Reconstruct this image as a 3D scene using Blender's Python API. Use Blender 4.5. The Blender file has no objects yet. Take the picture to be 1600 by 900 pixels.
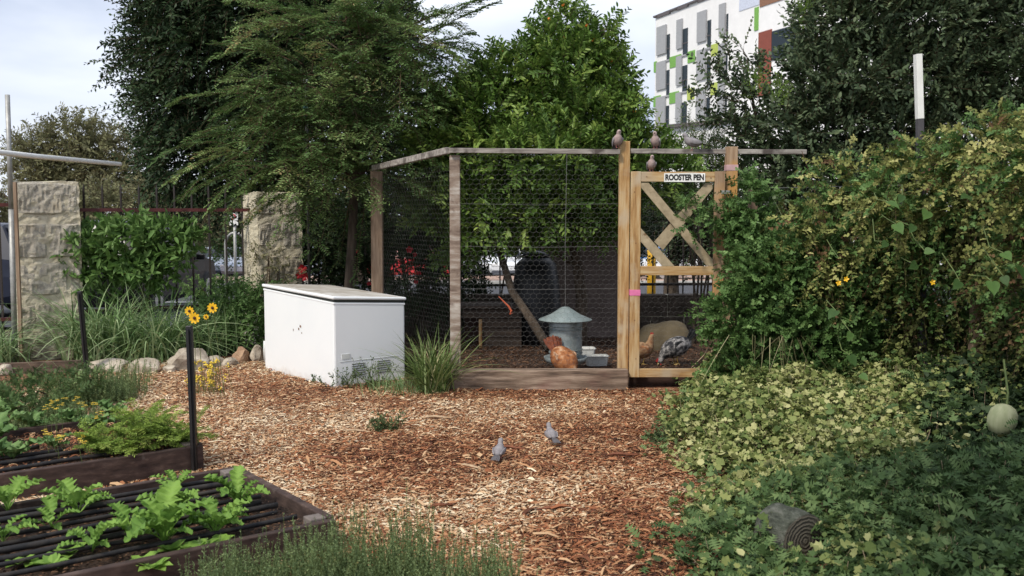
import bpy, math, random
import numpy as np
from mathutils import Vector, Matrix, Euler, noise as mnoise

random.seed(11)
rng = np.random.default_rng(11)
R = math.radians
SC = bpy.context.scene
COL = SC.collection

# ------------------------------------------------------------------ camera
CAM_H, FPX, PITCH = 1.68, 1555.0, math.atan(120 / 1555.0)
cam_d = bpy.data.cameras.new('camera')
cam = bpy.data.objects.new('camera', cam_d); COL.objects.link(cam)
cam.location = (0, 0, CAM_H)
cam.rotation_euler = (math.pi / 2 - PITCH, 0, 0)
cam_d.sensor_width = 36.0
cam_d.lens = FPX / 1600 * 36
cam_d.clip_end = 2000
cam_d.dof.use_dof = True
cam_d.dof.focus_distance = 9.0
cam_d.dof.aperture_fstop = 4.5
SC.camera = cam

# ------------------------------------------------------------------ world and sun
SUN_EL, SUN_AZ = R(48), R(217)      # azimuth clockwise from +Y
W = bpy.data.worlds.new('World'); SC.world = W; W.use_nodes = True
nt = W.node_tree; nt.nodes.clear()
wo = nt.nodes.new('ShaderNodeOutputWorld'); bg = nt.nodes.new('ShaderNodeBackground')
sky = nt.nodes.new('ShaderNodeTexSky'); sky.sky_type = 'NISHITA'; sky.sun_disc = False
sky.sun_elevation = SUN_EL; sky.sun_rotation = SUN_AZ
tc = nt.nodes.new('ShaderNodeTexCoord')
mp = nt.nodes.new('ShaderNodeMapping'); mp.inputs['Scale'].default_value = (1.6, 1.6, 5.5)
nz = nt.nodes.new('ShaderNodeTexNoise'); nz.inputs['Scale'].default_value = 1.5; nz.inputs['Detail'].default_value = 5
nz.inputs['Roughness'].default_value = .5; nz.inputs['Distortion'].default_value = .25
rp = nt.nodes.new('ShaderNodeValToRGB')
e = rp.color_ramp.elements
e[0].position = .32; e[0].color = (4.6, 5.3, 6.9, 1); e[1].position = .62; e[1].color = (8.7, 9.1, 10.0, 1)
mx = nt.nodes.new('ShaderNodeMix'); mx.data_type = 'RGBA'; mx.inputs[0].default_value = .88
nt.links.new(tc.outputs['Generated'], mp.inputs[0]); nt.links.new(mp.outputs[0], nz.inputs['Vector'])
nt.links.new(nz.outputs['Fac'], rp.inputs[0]); nt.links.new(sky.outputs[0], mx.inputs[6]); nt.links.new(rp.outputs[0], mx.inputs[7])
nt.links.new(mx.outputs[2], bg.inputs[0]); bg.inputs[1].default_value = .1
nt.links.new(bg.outputs[0], wo.inputs[0])
sd = bpy.data.lights.new('sun', 'SUN'); sd.energy = 2.7; sd.angle = R(8); sd.color = (1, .93, .80)
so = bpy.data.objects.new('sun', sd); COL.objects.link(so)
sdir = Vector((math.sin(SUN_AZ) * math.cos(SUN_EL), math.cos(SUN_AZ) * math.cos(SUN_EL), math.sin(SUN_EL)))
so.rotation_euler = sdir.to_track_quat('Z', 'Y').to_euler(); so.location = sdir * 40
SC.view_settings.view_transform = 'Standard'; SC.view_settings.look = 'None'
SC.view_settings.exposure = 0.33; SC.view_settings.gamma = 1
SC.render.engine = 'CYCLES'
SC.cycles.max_bounces = 6; SC.cycles.diffuse_bounces = 3; SC.cycles.glossy_bounces = 2
SC.cycles.transmission_bounces = 4; SC.cycles.transparent_max_bounces = 6

# ------------------------------------------------------------------ helpers
CT, ST = math.cos(PITCH), math.sin(PITCH)
def ray(px, py):
    r = (px - 800) / FPX; u = (450 - py) / FPX
    return Vector((r, CT + u * ST, -ST + u * CT))
def P(px, py, Y):                      # the point seen at a place of the picture, Y metres ahead
    d = ray(px, py); return Vector((0, 0, CAM_H)) + d * (Y / d.y)
def G(px, py, z=0.0):                  # the point at height z
    d = ray(px, py); return Vector((0, 0, CAM_H)) + d * ((z - CAM_H) / d.z)
def gz(Y):                             # terrain: the street falls away behind the garden
    return 0.0 if Y < 14 else (-.044 * (min(Y, 75) - 14))
def link(o, parent=None):
    COL.objects.link(o)
    if parent is not None: o.parent = parent
    return o
def wloc(o):
    v = Vector((0, 0, 0))
    while o is not None: v += o.location; o = o.parent
    return v
def tag(o, label=None, cat=None, group=None, kind=None):
    for k, v in (('label', label), ('category', cat), ('group', group), ('kind', kind)):
        if v: o[k] = v
    return o
def thing(name, loc, label, cat, group=None, rz=0):
    o = bpy.data.objects.new(name, None); o.empty_display_size = .1; o.location = loc; o.rotation_euler.z = rz
    link(o); return tag(o, label, cat, group)
def copy_tree(o, parent=None):
    c = o.copy(); link(c, parent)
    for ch in list(o.children): copy_tree(ch, c)
    return c

class MB:
    def __init__(s): s.v = []; s.f = []
    def add(s, vs, fs):
        n = len(s.v); s.v += [tuple(v) for v in vs]; s.f += [tuple(i + n for i in f) for f in fs]; return s
    def box(s, c, d, m=None):
        hx, hy, hz = d[0] / 2, d[1] / 2, d[2] / 2
        vs = [Vector((x, y, z)) for z in (-hz, hz) for y in (-hy, hy) for x in (-hx, hx)]
        if m is not None: vs = [m @ v for v in vs]
        vs = [v + Vector(c) for v in vs]
        return s.add(vs, [(0, 2, 3, 1), (4, 5, 7, 6), (0, 1, 5, 4), (2, 6, 7, 3), (0, 4, 6, 2), (1, 3, 7, 5)])
    def beam(s, a, b, w, h, up=(0, 0, 1)):
        a = Vector(a); b = Vector(b); d = (b - a); L = d.length; d.normalize()
        sd_ = d.cross(Vector(up)).normalized(); u = sd_.cross(d)
        m = Matrix((d, sd_, u)).transposed()
        return s.box((a + b) / 2, (L, w, h), m)
    def tube(s, pts, rad, n=6, cap=True):
        pts = [Vector(p) for p in pts]
        if not hasattr(rad, '__len__'): rad = [rad] * len(pts)
        base = len(s.v); prev = None
        for i, p in enumerate(pts):
            t = (pts[min(i + 1, len(pts) - 1)] - pts[max(i - 1, 0)]).normalized()
            a = Vector((0, 0, 1)) if abs(t.z) < .9 else Vector((1, 0, 0))
            if prev is None: x = t.cross(a).normalized()
            else:
                x = (prev - t * prev.dot(t)).normalized()
            prev = x; y = t.cross(x)
            for k in range(n):
                an = 2 * math.pi * k / n
                s.v.append(tuple(p + (x * math.cos(an) + y * math.sin(an)) * rad[i]))
        for i in range(len(pts) - 1):
            for k in range(n):
                a0 = base + i * n + k; a1 = base + i * n + (k + 1) % n
                s.f.append((a0, a1, a1 + n, a0 + n))
        if cap:
            s.f.append(tuple(base + k for k in range(n))[::-1])
            s.f.append(tuple(base + (len(pts) - 1) * n + k for k in range(n)))
        return s
    def lathe(s, prof, c=(0, 0, 0), n=24, m=None):
        base = len(s.v); c = Vector(c)
        for r, z in prof:
            for k in range(n):
                a = 2 * math.pi * k / n
                v = Vector((r * math.cos(a), r * math.sin(a), z))
                if m is not None: v = m @ v
                s.v.append(tuple(v + c))
        for i in range(len(prof) - 1):
            for k in range(n):
                a0 = base + i * n + k; a1 = base + i * n + (k + 1) % n
                s.f.append((a0, a1, a1 + n, a0 + n))
        s.f.append(tuple(base + k for k in range(n))[::-1])
        s.f.append(tuple(base + (len(prof) - 1) * n + k for k in range(n)))
        return s
    def loft(s, rings):
        base = len(s.v); n = len(rings[0])
        for r in rings: s.v += [tuple(v) for v in r]
        for i in range(len(rings) - 1):
            for k in range(n):
                a0 = base + i * n + k; a1 = base + i * n + (k + 1) % n
                s.f.append((a0, a1, a1 + n, a0 + n))
        s.f.append(tuple(base + k for k in range(n))[::-1])
        s.f.append(tuple(base + (len(rings) - 1) * n + k for k in range(n)))
        return s
    def jitter(s, amp, sc=3.0, seed=0.0):
        for i, v in enumerate(s.v):
            q = Vector(v) * sc + Vector((seed, seed * .7, seed * 1.3))
            nv = mnoise.noise_vector(q); s.v[i] = tuple(Vector(v) + nv * amp)
        return s
    def build(s, name, mat, parent=None, smooth=False, bevel=0, local=False):
        off = Vector((0, 0, 0)) if (parent is None or local) else wloc(parent)
        me = bpy.data.meshes.new(name)
        me.from_pydata([tuple(Vector(v) - off) for v in s.v], [], s.f); me.update()
        me.materials.append(mat)
        if smooth: me.polygons.foreach_set('use_smooth', [True] * len(me.polygons))
        o = bpy.data.objects.new(name, me); link(o, parent)
        if bevel:
            b = o.modifiers.new('bevel', 'BEVEL'); b.width = bevel; b.segments = 2; b.limit_method = 'ANGLE'
        return o

def np_mesh(name, V, F, mat, parent=None, tint=None, smooth=False):
    V = np.asarray(V, dtype=np.float32).reshape(-1, 3); F = np.asarray(F, dtype=np.int32); k = F.shape[1]
    if parent is not None: V = V - np.array(wloc(parent), dtype=np.float32)
    me = bpy.data.meshes.new(name)
    me.vertices.add(len(V)); me.vertices.foreach_set('co', V.ravel())
    me.loops.add(F.size); me.loops.foreach_set('vertex_index', F.ravel())
    me.polygons.add(len(F)); me.polygons.foreach_set('loop_start', np.arange(0, F.size, k, dtype=np.int32))
    if smooth: me.polygons.foreach_set('use_smooth', np.ones(len(F), dtype=bool))
    me.update(calc_edges=True)
    if tint is not None:
        at = me.attributes.new('tint', 'FLOAT', 'POINT'); at.data.foreach_set('value', np.asarray(tint, dtype=np.float32))
    me.materials.append(mat)
    o = bpy.data.objects.new(name, me); return link(o, parent)

# leaf templates: (along, side, up) and triangles
def TPL(v, f): return (np.array(v, dtype=float), np.array(f))
T_DIA = TPL([(0, 0, 0), (.45, .5, .12), (1, 0, 0), (.45, -.5, .12)], [(0, 3, 2), (0, 2, 1)])
T_OVAL = TPL([(0, 0, 0), (.28, .42, .08), (.68, .4, .06), (1, 0, -.06), (.68, -.4, .06), (.28, -.42, .08), (.5, 0, -.03)],
             [(0, 6, 1), (1, 6, 2), (2, 6, 3), (3, 6, 4), (4, 6, 5), (5, 6, 0)])
def lobed(nl, w0=.5):
    v = [(i / nl, 0, .06 * math.sin(i / nl * 3.1)) for i in range(nl + 1)]; f = []
    for i in range(nl):
        t = (i + .5) / nl; w = w0 * (math.sin(math.pi * (t * .8 + .15)) ** .8)
        for sgn in (1, -1):
            v.append(((i + .95) / nl, sgn * w, .1 + .03 * sgn)); k = len(v) - 1
            f.append((i, k, i + 1) if sgn < 0 else (i, i + 1, k))
    return TPL(v, f)
T_LOB3 = lobed(3, .62); T_LOB5 = lobed(5, .5)
def fan(out, cw=-.06):
    half = out; ring = [(x, y, z) for x, y, z in half] + [(x, -y, z) for x, y, z in half[::-1] if y > 1e-6]
    n = len(ring); return TPL([(.38, 0, cw)] + ring, [(0, 1 + (i + 1) % n, 1 + i) for i in range(n)])
T_IVY = fan([(0, 0, 0), (-.08, .30, .10), (.22, .40, -.08), (.40, .52, .16), (.62, .36, -.10), (.86, .26, .06), (1, 0, -.22)], -.10)
T_PALM = fan([(0, 0, 0), (-.12, .46, .0), (.18, .10, .04), (.36, .66, -.10), (.42, .10, .04), (.80, .44, -.06), (.70, .07, 0), (1.15, 0, -.22)], .03)
T_TRI = fan([(0, 0, 0), (.12, .42, .05), (.36, .46, .05), (.42, .10, -.02), (.68, .30, .06), (1, 0, -.08)])
T_CHIP = TPL([(-.5, -.5, 0), (-.5, .4, 0), (0, -.55, .12), (0, .5, .12), (.5, -.25, 0), (.55, .3, 0.02)],
             [(0, 2, 1), (1, 2, 3), (2, 4, 3), (3, 4, 5)])
def norm(a): return a / np.maximum(np.linalg.norm(a, axis=-1, keepdims=True), 1e-9)
def rnd3(n): return norm(rng.normal(size=(n, 3)))
def scatter(tpl, p, d, n, L, Wd):
    tv, tf = tpl; N = len(p); d = norm(d); s = norm(np.cross(d, n)); u = np.cross(s, d)
    L = np.broadcast_to(L, (N,))[:, None, None]; Wd = np.broadcast_to(Wd, (N,))[:, None, None]
    V = p[:, None, :] + tv[None, :, 0:1] * d[:, None, :] * L + tv[None, :, 1:2] * s[:, None, :] * Wd + tv[None, :, 2:3] * u[:, None, :] * L
    F = tf[None] + (np.arange(N) * len(tv))[:, None, None]
    return V.reshape(-1, 3), F.reshape(-1, tf.shape[1])
def leaves(name, mat, parent, tpl, p, d, n, L, Wd, tint=None):
    if tint is None: tint = rng.random(len(p))
    V, F = scatter(tpl, p, d, n, L, Wd)
    return np_mesh(name, V, F, mat, parent, np.repeat(tint, len(tpl[0])))
def blades(name, mat, parent, p, d, L, Wd, droop, nseg=5, tint=None):
    N = len(p); t = np.linspace(0, 1, nseg + 1)
    L = np.broadcast_to(L, (N,)); Wd = np.broadcast_to(Wd, (N,)); droop = np.broadcast_to(droop, (N,))
    d = norm(d); hor = d.copy(); hor[:, 2] = 0; hor = norm(hor + rng.normal(size=(N, 3)) * [.05, .05, 0])
    s = np.cross(hor, np.tile([0, 0, 1.], (N, 1))); s = norm(s + rnd3(N) * .4)
    c = p[:, None] + d[:, None] * (L[:, None] * t)[..., None] + hor[:, None] * ((L * droop * .55)[:, None] * t ** 2)[..., None]
    c[..., 2] -= (L * droop)[:, None] * t ** 2.3 * .8
    w = (Wd[:, None] * (1 - t ** 2 * .96) * .5)[..., None] * s[:, None]
    V = np.stack([c - w, c + w], axis=2).reshape(N, -1, 3); m = 2 * (nseg + 1)
    f = np.array([(2 * i, 2 * i + 1, 2 * i + 3, 2 * i + 2) for i in range(nseg)])
    F = (f[None] + (np.arange(N) * m)[:, None, None]).reshape(-1, 4)
    if tint is None: tint = rng.random(N)
    return np_mesh(name, V, F, mat, parent, np.repeat(tint, m))
def stick_arrays(a, b, r0, r1):
    N = len(a); d = norm(b - a); x = norm(np.cross(d, np.tile([.31, .2, .93], (N, 1)))); y = np.cross(d, x)
    r0 = np.broadcast_to(r0, (N,))[:, None]; r1 = np.broadcast_to(r1, (N,))[:, None]
    vs = []
    for (c, r) in ((a, r0), (b, r1)):
        for k in range(3):
            an = 2 * math.pi * k / 3; vs.append(c + (x * math.cos(an) + y * math.sin(an)) * r)
    V = np.stack(vs, 1); f = np.array([(0, 1, 4, 3), (1, 2, 5, 4), (2, 0, 3, 5)])
    return V.reshape(-1, 3), (f[None] + (np.arange(N) * 6)[:, None, None]).reshape(-1, 4)
def sticks(name, mat, parent, a, b, r0, r1):
    V, F = stick_arrays(np.asarray(a), np.asarray(b), r0, r1); return np_mesh(name, V, F, mat, parent)

# ------------------------------------------------------------------ materials
def base_mat(name):
    m = bpy.data.materials.new(name); m.use_nodes = True; n = m.node_tree
    return m, n, n.nodes['Principled BSDF']
def ramp(n, stops):
    r = n.nodes.new('ShaderNodeValToRGB'); el = r.color_ramp.elements
    while len(el) < len(stops): el.new(.5)
    for e_, (p_, c_) in zip(el, stops): e_.position = p_; e_.color = (*c_, 1)
    return r
def nmat(name, stops, scale=5., detail=6, rough=.8, bump=.3, dist=.01, stretch=(1, 1, 1), metallic=0., spec=.3,
         spots=None, bscale=None, coords='Object', ncoef=.6, coat=0):
    m, n, b = base_mat(name)
    t = n.nodes.new('ShaderNodeTexCoord'); mp = n.nodes.new('ShaderNodeMapping'); mp.inputs['Scale'].default_value = stretch
    n.links.new(t.outputs[coords], mp.inputs[0])
    nz = n.nodes.new('ShaderNodeTexNoise'); nz.inputs['Scale'].default_value = scale; nz.inputs['Detail'].default_value = detail
    nz.inputs['Roughness'].default_value = ncoef
    n.links.new(mp.outputs[0], nz.inputs['Vector'])
    r = ramp(n, stops); n.links.new(nz.outputs['Fac'], r.inputs[0]); out = r.outputs[0]
    if spots:            # (colour, scale, threshold, softness)
        s2 = n.nodes.new('ShaderNodeTexNoise'); s2.inputs['Scale'].default_value = spots[1]; s2.inputs['Detail'].default_value = 5
        n.links.new(t.outputs[coords], s2.inputs['Vector'])
        r2 = ramp(n, [(spots[2], (0, 0, 0)), (spots[2] + spots[3], (1, 1, 1))]); n.links.new(s2.outputs['Fac'], r2.inputs[0])
        mm = n.nodes.new('ShaderNodeMix'); mm.data_type = 'RGBA'; n.links.new(r2.outputs[0], mm.inputs[0])
        n.links.new(out, mm.inputs[6]); mm.inputs[7].default_value = (*spots[0], 1); out = mm.outputs[2]
    n.links.new(out, b.inputs['Base Color'])
    b.inputs['Roughness'].default_value = rough; b.inputs['Metallic'].default_value = metallic
    b.inputs['Specular IOR Level'].default_value = spec
    b.inputs['Coat Weight'].default_value = coat
    if bump:
        bp = n.nodes.new('ShaderNodeBump'); bp.inputs['Strength'].default_value = bump; bp.inputs['Distance'].default_value = dist
        src = nz
        if bscale:
            src = n.nodes.new('ShaderNodeTexNoise'); src.inputs['Scale'].default_value = bscale; src.inputs['Detail'].default_value = 8
            n.links.new(mp.outputs[0], src.inputs['Vector'])
        n.links.new(src.outputs['Fac'], bp.inputs['Height']); n.links.new(bp.outputs[0], b.inputs['Normal'])
    return m
def leafmat(name, stops, rough=.45, trans=.22, spec=.4, var=.35):
    rough = min(.9, rough + .1); spec *= .6
    m, n, b = base_mat(name)
    a = n.nodes.new('ShaderNodeAttribute'); a.attribute_name = 'tint'
    r = ramp(n, stops)
    t = n.nodes.new('ShaderNodeTexCoord'); nz = n.nodes.new('ShaderNodeTexNoise'); nz.inputs['Scale'].default_value = 2.2
    n.links.new(t.outputs['Object'], nz.inputs['Vector'])
    ma = n.nodes.new('ShaderNodeMath'); ma.operation = 'MULTIPLY_ADD'; ma.inputs[1].default_value = var * 2; ma.inputs[2].default_value = -var
    n.links.new(nz.outputs['Fac'], ma.inputs[0])
    ad = n.nodes.new('ShaderNodeMath'); ad.operation = 'ADD'; n.links.new(a.outputs['Fac'], ad.inputs[0]); n.links.new(ma.outputs[0], ad.inputs[1])
    n.links.new(ad.outputs[0], r.inputs[0]); n.links.new(r.outputs[0], b.inputs['Base Color'])
    b.inputs['Roughness'].default_value = rough; b.inputs['Specular IOR Level'].default_value = spec
    if trans:
        tr = n.nodes.new('ShaderNodeBsdfTranslucent'); n.links.new(r.outputs[0], tr.inputs[0])
        ms = n.nodes.new('ShaderNodeMixShader'); ms.inputs[0].default_value = trans
        n.links.new(b.outputs[0], ms.inputs[1]); n.links.new(tr.outputs[0], ms.inputs[2])
        n.links.new(ms.outputs[0], n.nodes['Material Output'].inputs[0])
    return m
def flat(name, c, rough=.5, metallic=0, spec=.5, coat=0):
    return nmat(name, [(.3, tuple(x * .85 for x in c)), (.7, tuple(min(1, x * 1.12) for x in c))], 9, 4, rough, .05, .002, metallic=metallic, spec=spec, coat=coat)

M = {}
M['soil'] = nmat('soil', [(.3, (.022, .014, .010)), (.7, (.075, .045, .032))], 40, 8, .95, 1, .03)
M['grassland'] = nmat('grassland', [(.3, (.035, .05, .015)), (.7, (.12, .11, .05))], 3, 8, .95, .5, .03)
M['mulch'] = nmat('mulch_bed', [(.25, (.05, .02, .012)), (.5, (.22, .10, .055)), (.75, (.42, .28, .17))], 38, 9, .9, 1, .02)
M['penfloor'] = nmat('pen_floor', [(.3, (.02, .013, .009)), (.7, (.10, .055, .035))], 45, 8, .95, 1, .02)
M['asphalt'] = nmat('asphalt', [(.3, (.045, .047, .055)), (.7, (.075, .078, .09))], 60, 6, .9, .3, .005)
M['paving'] = nmat('brick_paving', [(.3, (.30, .19, .14)), (.7, (.42, .30, .24))], 6, 6, .85, .2, .005)
M['kerb'] = nmat('kerb_concrete', [(.3, (.35, .34, .32)), (.7, (.5, .49, .46))], 12, 6, .85, .3, .005)
M['chip'] = leafmat('wood_chip', [(0, (.04, .022, .017)), (.2, (.14, .055, .032)), (.42, (.32, .125, .06)), (.64, (.46, .265, .14)), (.85, (.60, .43, .265)), (1, (.76, .63, .45))], .85, 0, .15, .12)
M['chipdark'] = leafmat('dark_shaded_chip', [(0, (.02, .012, .008)), (.5, (.09, .045, .028)), (1, (.22, .13, .08))], .9, 0, .15, .1)  # pen chips with the shade put into their colour; bed bark crumbs share it
def woodm(name, stops, axis, scale=1., spots=None, bump=.35):
    st = {'x': (1.2, 14, 14), 'y': (14, 1.2, 14), 'z': (14, 14, 1.2)}[axis]
    return nmat(name, stops, 2.2 * scale, 8, .82, bump, .006, stretch=st, spots=spots, spec=.2)
PINE = [(.33, (.22, .11, .045)), (.47, (.41, .25, .11)), (.66, (.54, .41, .24))]
M['pine_z'] = woodm('pine_post', PINE, 'z', spots=((.47, .38, .27), 4.5, .5, .2))
M['pine_x'] = woodm('pine_rail', PINE, 'x', spots=((.42, .33, .23), 4.5, .5, .2))
M['pinegrey_z'] = woodm('weathered_pine_upright', [(.3, (.24, .15, .09)), (.7, (.44, .32, .22))], 'z', spots=((.50, .27, .09), 3, .52, .15))
M['brace'] = nmat('weathered_brace', [(.3, (.24, .19, .12)), (.7, (.46, .38, .26))], 14, 8, .85, .5, .006, spots=((.16, .10, .05), 9, .66, .06))
M['greywood_x'] = woodm('grey_timber_rail', [(.3, (.13, .11, .10)), (.7, (.42, .39, .36))], 'x', spots=((.09, .075, .07), 6, .5, .15))
M['greywood_z'] = nmat('banded_grey_timber', [(.32, (.14, .10, .08)), (.5, (.27, .21, .17)), (.68, (.46, .42, .38))], 2.2, 7, .85, .5, .008, stretch=(2, 2, 9), spots=((.10, .06, .045), 7, .6, .1))
M['brownpost'] = woodm('brown_timber_post', [(.3, (.14, .09, .06)), (.7, (.33, .24, .17))], 'z')
M['sleeper'] = nmat('hardwood_sleeper', [(.30, (.06, .042, .032)), (.48, (.19, .135, .10)), (.68, (.40, .31, .24))], 2.4, 9, .85, .7, .012, stretch=(1.1, 8, 11), spots=((.20, .10, .085), 1.3, .56, .16))
M['sleeper_dark'] = nmat('dark_sleeper', [(.3, (.03, .018, .014)), (.7, (.09, .05, .04))], 3, 8, .9, .6, .01, stretch=(1, 8, 8))
M['bedwood'] = nmat('bed_timber', [(.3, (.028, .018, .016)), (.55, (.065, .042, .036)), (.75, (.13, .09, .075))], 3, 8, .8, .5, .008, stretch=(3, 3, 9), spots=((.16, .14, .13), 5, .62, .12))
M['bedtop'] = nmat('bed_timber_top', [(.3, (.09, .075, .07)), (.7, (.26, .22, .20))], 6, 8, .85, .5, .008)
M['wire'] = flat('galvanised_wire', (.15, .15, .145), .5, .3)
M['galv'] = nmat('galvanised_sheet', [(.3, (.24, .29, .30)), (.7, (.42, .47, .48))], 14, 6, .48, .06, .003, metallic=.55, spots=((.16, .17, .16), 6, .66, .12))
M['galvlid'] = nmat('galvanised_lid', [(.3, (.20, .25, .25)), (.7, (.31, .36, .36))], 10, 6, .55, .06, .003, metallic=.35, spots=((.2, .2, .18), 7, .64, .1))
M['galvpole'] = nmat('galvanised_pole', [(.3, (.26, .26, .25)), (.7, (.42, .42, .41))], 20, 5, .5, .1, .003, metallic=.4)
M['white'] = nmat('white_enamel', [(.3, (.80, .83, .86)), (.7, (.86, .88, .90))], 1.5, 5, .32, .02, .002, spec=.5, spots=((.62, .62, .58), 3.2, .7, .2))
M['whitelid'] = nmat('dusty_lid', [(.3, (.36, .32, .27)), (.7, (.62, .60, .57))], 4, 8, .6, .1, .002, spots=((.2, .14, .09), 9, .62, .08))
M['seal'] = flat('dark_seal', (.035, .04, .035), .7)
M['rust'] = nmat('rust_chip', [(.3, (.12, .05, .02)), (.7, (.25, .15, .1))], 30)
M['pvc'] = nmat('white_pvc', [(.3, (.68, .68, .66)), (.7, (.8, .8, .78))], 6, 4, .35, .02, .001, stretch=(1, 3, 1), spots=((.55, .54, .5), 5, .62, .2))
M['plastic'] = flat('white_plastic', (.62, .64, .63), .35)
M['feed'] = nmat('grain', [(.3, (.2, .12, .07)), (.7, (.4, .28, .18))], 80)
M['blackmetal'] = flat('black_paint', (.014, .014, .016), .45)
M['irrig'] = nmat('black_poly_pipe', [(.4, (.014, .014, .016)), (.7, (.05, .042, .036))], 14, 8, .6, .1, .002)
M['iron'] = flat('iron_bar', (.02, .014, .013), .6)
M['ironred'] = nmat('maroon_iron_rail', [(.3, (.05, .018, .018)), (.7, (.15, .045, .045))], 9, 5, .6, .1, .003)
LIME = [(.26, (.13, .12, .10)), (.45, (.32, .28, .22)), (.62, (.52, .45, .33)), (.8, (.68, .60, .46))]
M['limestone'] = nmat('limestone_block', [(.28, (.24, .22, .18)), (.45, (.46, .41, .32)), (.62, (.62, .56, .44)), (.8, (.74, .68, .56))], 18, 12, .92, 1, .05, spots=((.34, .32, .29), 3.4, .58, .14), ncoef=.76)
M['mortar'] = nmat('cream_mortar', [(.3, (.30, .26, .20)), (.40, (.64, .57, .42)), (.60, (.84, .77, .60))], 14, 12, .92, 1, .05, ncoef=.82, spots=((.30, .28, .25), 2.6, .60, .14))
M['limegrey'] = nmat('weathered_limestone', [(.33, (.13, .125, .115)), (.43, (.47, .43, .37)), (.60, (.76, .70, .57))], 20, 12, .92, 1, .05, spots=((.60, .53, .41), 5, .56, .12), ncoef=.85)
M['rock'] = nmat('garden_rock', [(.3, (.24, .20, .15)), (.6, (.50, .44, .36)), (.8, (.64, .59, .5))], 7, 9, .9, .9, .02)
M['rockred'] = nmat('sandstone_rock', [(.3, (.24, .13, .08)), (.7, (.48, .33, .22))], 7, 9, .9, .9, .02)
M['boulder'] = nmat('tan_boulder', [(.3, (.07, .055, .033)), (.7, (.15, .12, .075))], 3, 8, .9, .5, .02)
M['darkwall'] = nmat('dark_rendered_wall', [(.3, (.13, .10, .09)), (.7, (.23, .18, .16))], 4, 9, .9, .5, .01)
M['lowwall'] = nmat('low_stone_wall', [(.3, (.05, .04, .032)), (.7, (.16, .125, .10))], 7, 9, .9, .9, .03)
M['bark'] = nmat('bark', [(.3, (.035, .025, .018)), (.7, (.13, .10, .075))], 6, 9, .92, .9, .03, stretch=(3, 3, .7))
M['twig'] = nmat('twig', [(.3, (.05, .035, .022)), (.7, (.13, .095, .06))], 12, 4, .9, 0)
M['twigred'] = nmat('reddish_twig', [(.3, (.055, .036, .022)), (.7, (.13, .085, .05))], 12, 4, .9, 0)
M['twigdry'] = nmat('dry_straw', [(.3, (.22, .16, .10)), (.7, (.42, .34, .22))], 12, 4, .9, 0)
M['stemgreen'] = nmat('green_stem', [(.3, (.06, .09, .03)), (.7, (.14, .18, .06))], 12, 4, .7, 0)
L_ = leafmat
M['l_dark'] = L_('dark_leaf', [(0, (.016, .032, .014)), (.5, (.036, .066, .027)), (1, (.085, .13, .055))], .42, .15)
M['l_feather'] = L_('olive_leaflet', [(0, (.045, .090, .026)), (.5, (.112, .190, .058)), (.88, (.24, .33, .12)), (1, (.36, .27, .13))], .55, .28)
M['l_citrus'] = L_('citrus_leaf', [(0, (.034, .080, .012)), (.5, (.112, .20, .038)), (1, (.31, .41, .09))], .35, .25, .5)
M['l_oak'] = L_('grey_green_leaf', [(0, (.034, .056, .028)), (.5, (.080, .118, .060)), (.9, (.17, .22, .12)), (1, (.23, .27, .13))], .45, .18)
M['l_gum'] = L_('gum_leaf', [(0, (.11, .115, .055)), (.5, (.20, .20, .10)), (1, (.31, .30, .17))], .6, .25)
M['l_lime'] = L_('lime_shoot', [(0, (.09, .17, .02)), (1, (.24, .36, .06))], .5, .3)
M['l_vine'] = L_('vine_leaf', [(0, (.045, .095, .026)), (.5, (.10, .19, .055)), (1, (.22, .34, .12))], .5, .25)
M['l_yellow'] = L_('yellowing_leaf', [(0, (.05, .06, .018)), (.35, (.13, .15, .045)), (.7, (.29, .31, .10)), (1, (.48, .45, .19))], .6, .25)
M['l_dry'] = L_('dry_leaf', [(0, (.06, .035, .02)), (.6, (.17, .10, .05)), (1, (.33, .23, .12))], .8, .1)
M['l_ivy'] = L_('pale_ivy_leaf', [(0, (.06, .095, .028)), (.3, (.13, .18, .05)), (.65, (.28, .31, .11)), (1, (.50, .49, .24))], .6, .22)
M['l_creeper'] = L_('creeper_leaf', [(0, (.030, .055, .018)), (.5, (.078, .138, .046)), (1, (.19, .27, .10))], .55, .25)
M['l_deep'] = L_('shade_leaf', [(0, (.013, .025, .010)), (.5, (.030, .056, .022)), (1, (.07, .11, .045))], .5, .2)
M['l_broad'] = L_('broad_leaf', [(0, (.03, .07, .02)), (.5, (.06, .12, .035)), (1, (.10, .19, .05))], .45, .25)
M['l_bush'] = L_('bright_bush_leaf', [(0, (.06, .13, .025)), (.5, (.13, .235, .065)), (1, (.26, .39, .14))], .5, .3)
M['l_grass'] = L_('grass_blade', [(0, (.08, .15, .05)), (.5, (.19, .31, .12)), (1, (.42, .52, .29))], .5, .25)
M['l_spiky'] = L_('pale_grass_blade', [(0, (.06, .10, .03)), (.5, (.14, .21, .06)), (.85, (.27, .33, .14)), (1, (.5, .44, .24))], .5, .25)
M['l_drygrass'] = L_('dry_blade', [(0, (.14, .13, .06)), (1, (.36, .33, .19))], .6, .2)
M['l_herb'] = L_('herb_needle', [(0, (.09, .14, .06)), (.6, (.22, .31, .14)), (.9, (.34, .42, .19)), (1, (.48, .36, .15))], .6, .2)
M['l_mustard'] = L_('mustard_leaf', [(0, (.12, .24, .04)), (1, (.27, .44, .09))], .45, .32)
M['l_fern'] = L_('marigold_leaf', [(0, (.12, .20, .03)), (.6, (.26, .37, .07)), (1, (.42, .50, .13))], .5, .3)
M['l_weed'] = L_('weed_leaf', [(0, (.05, .085, .035)), (1, (.15, .2, .09))], .55, .2)
M['petal'] = flat('yellow_petal', (.82, .48, .015), .5)
M['petal2'] = flat('small_yellow_petal', (.75, .55, .06), .5)
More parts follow.
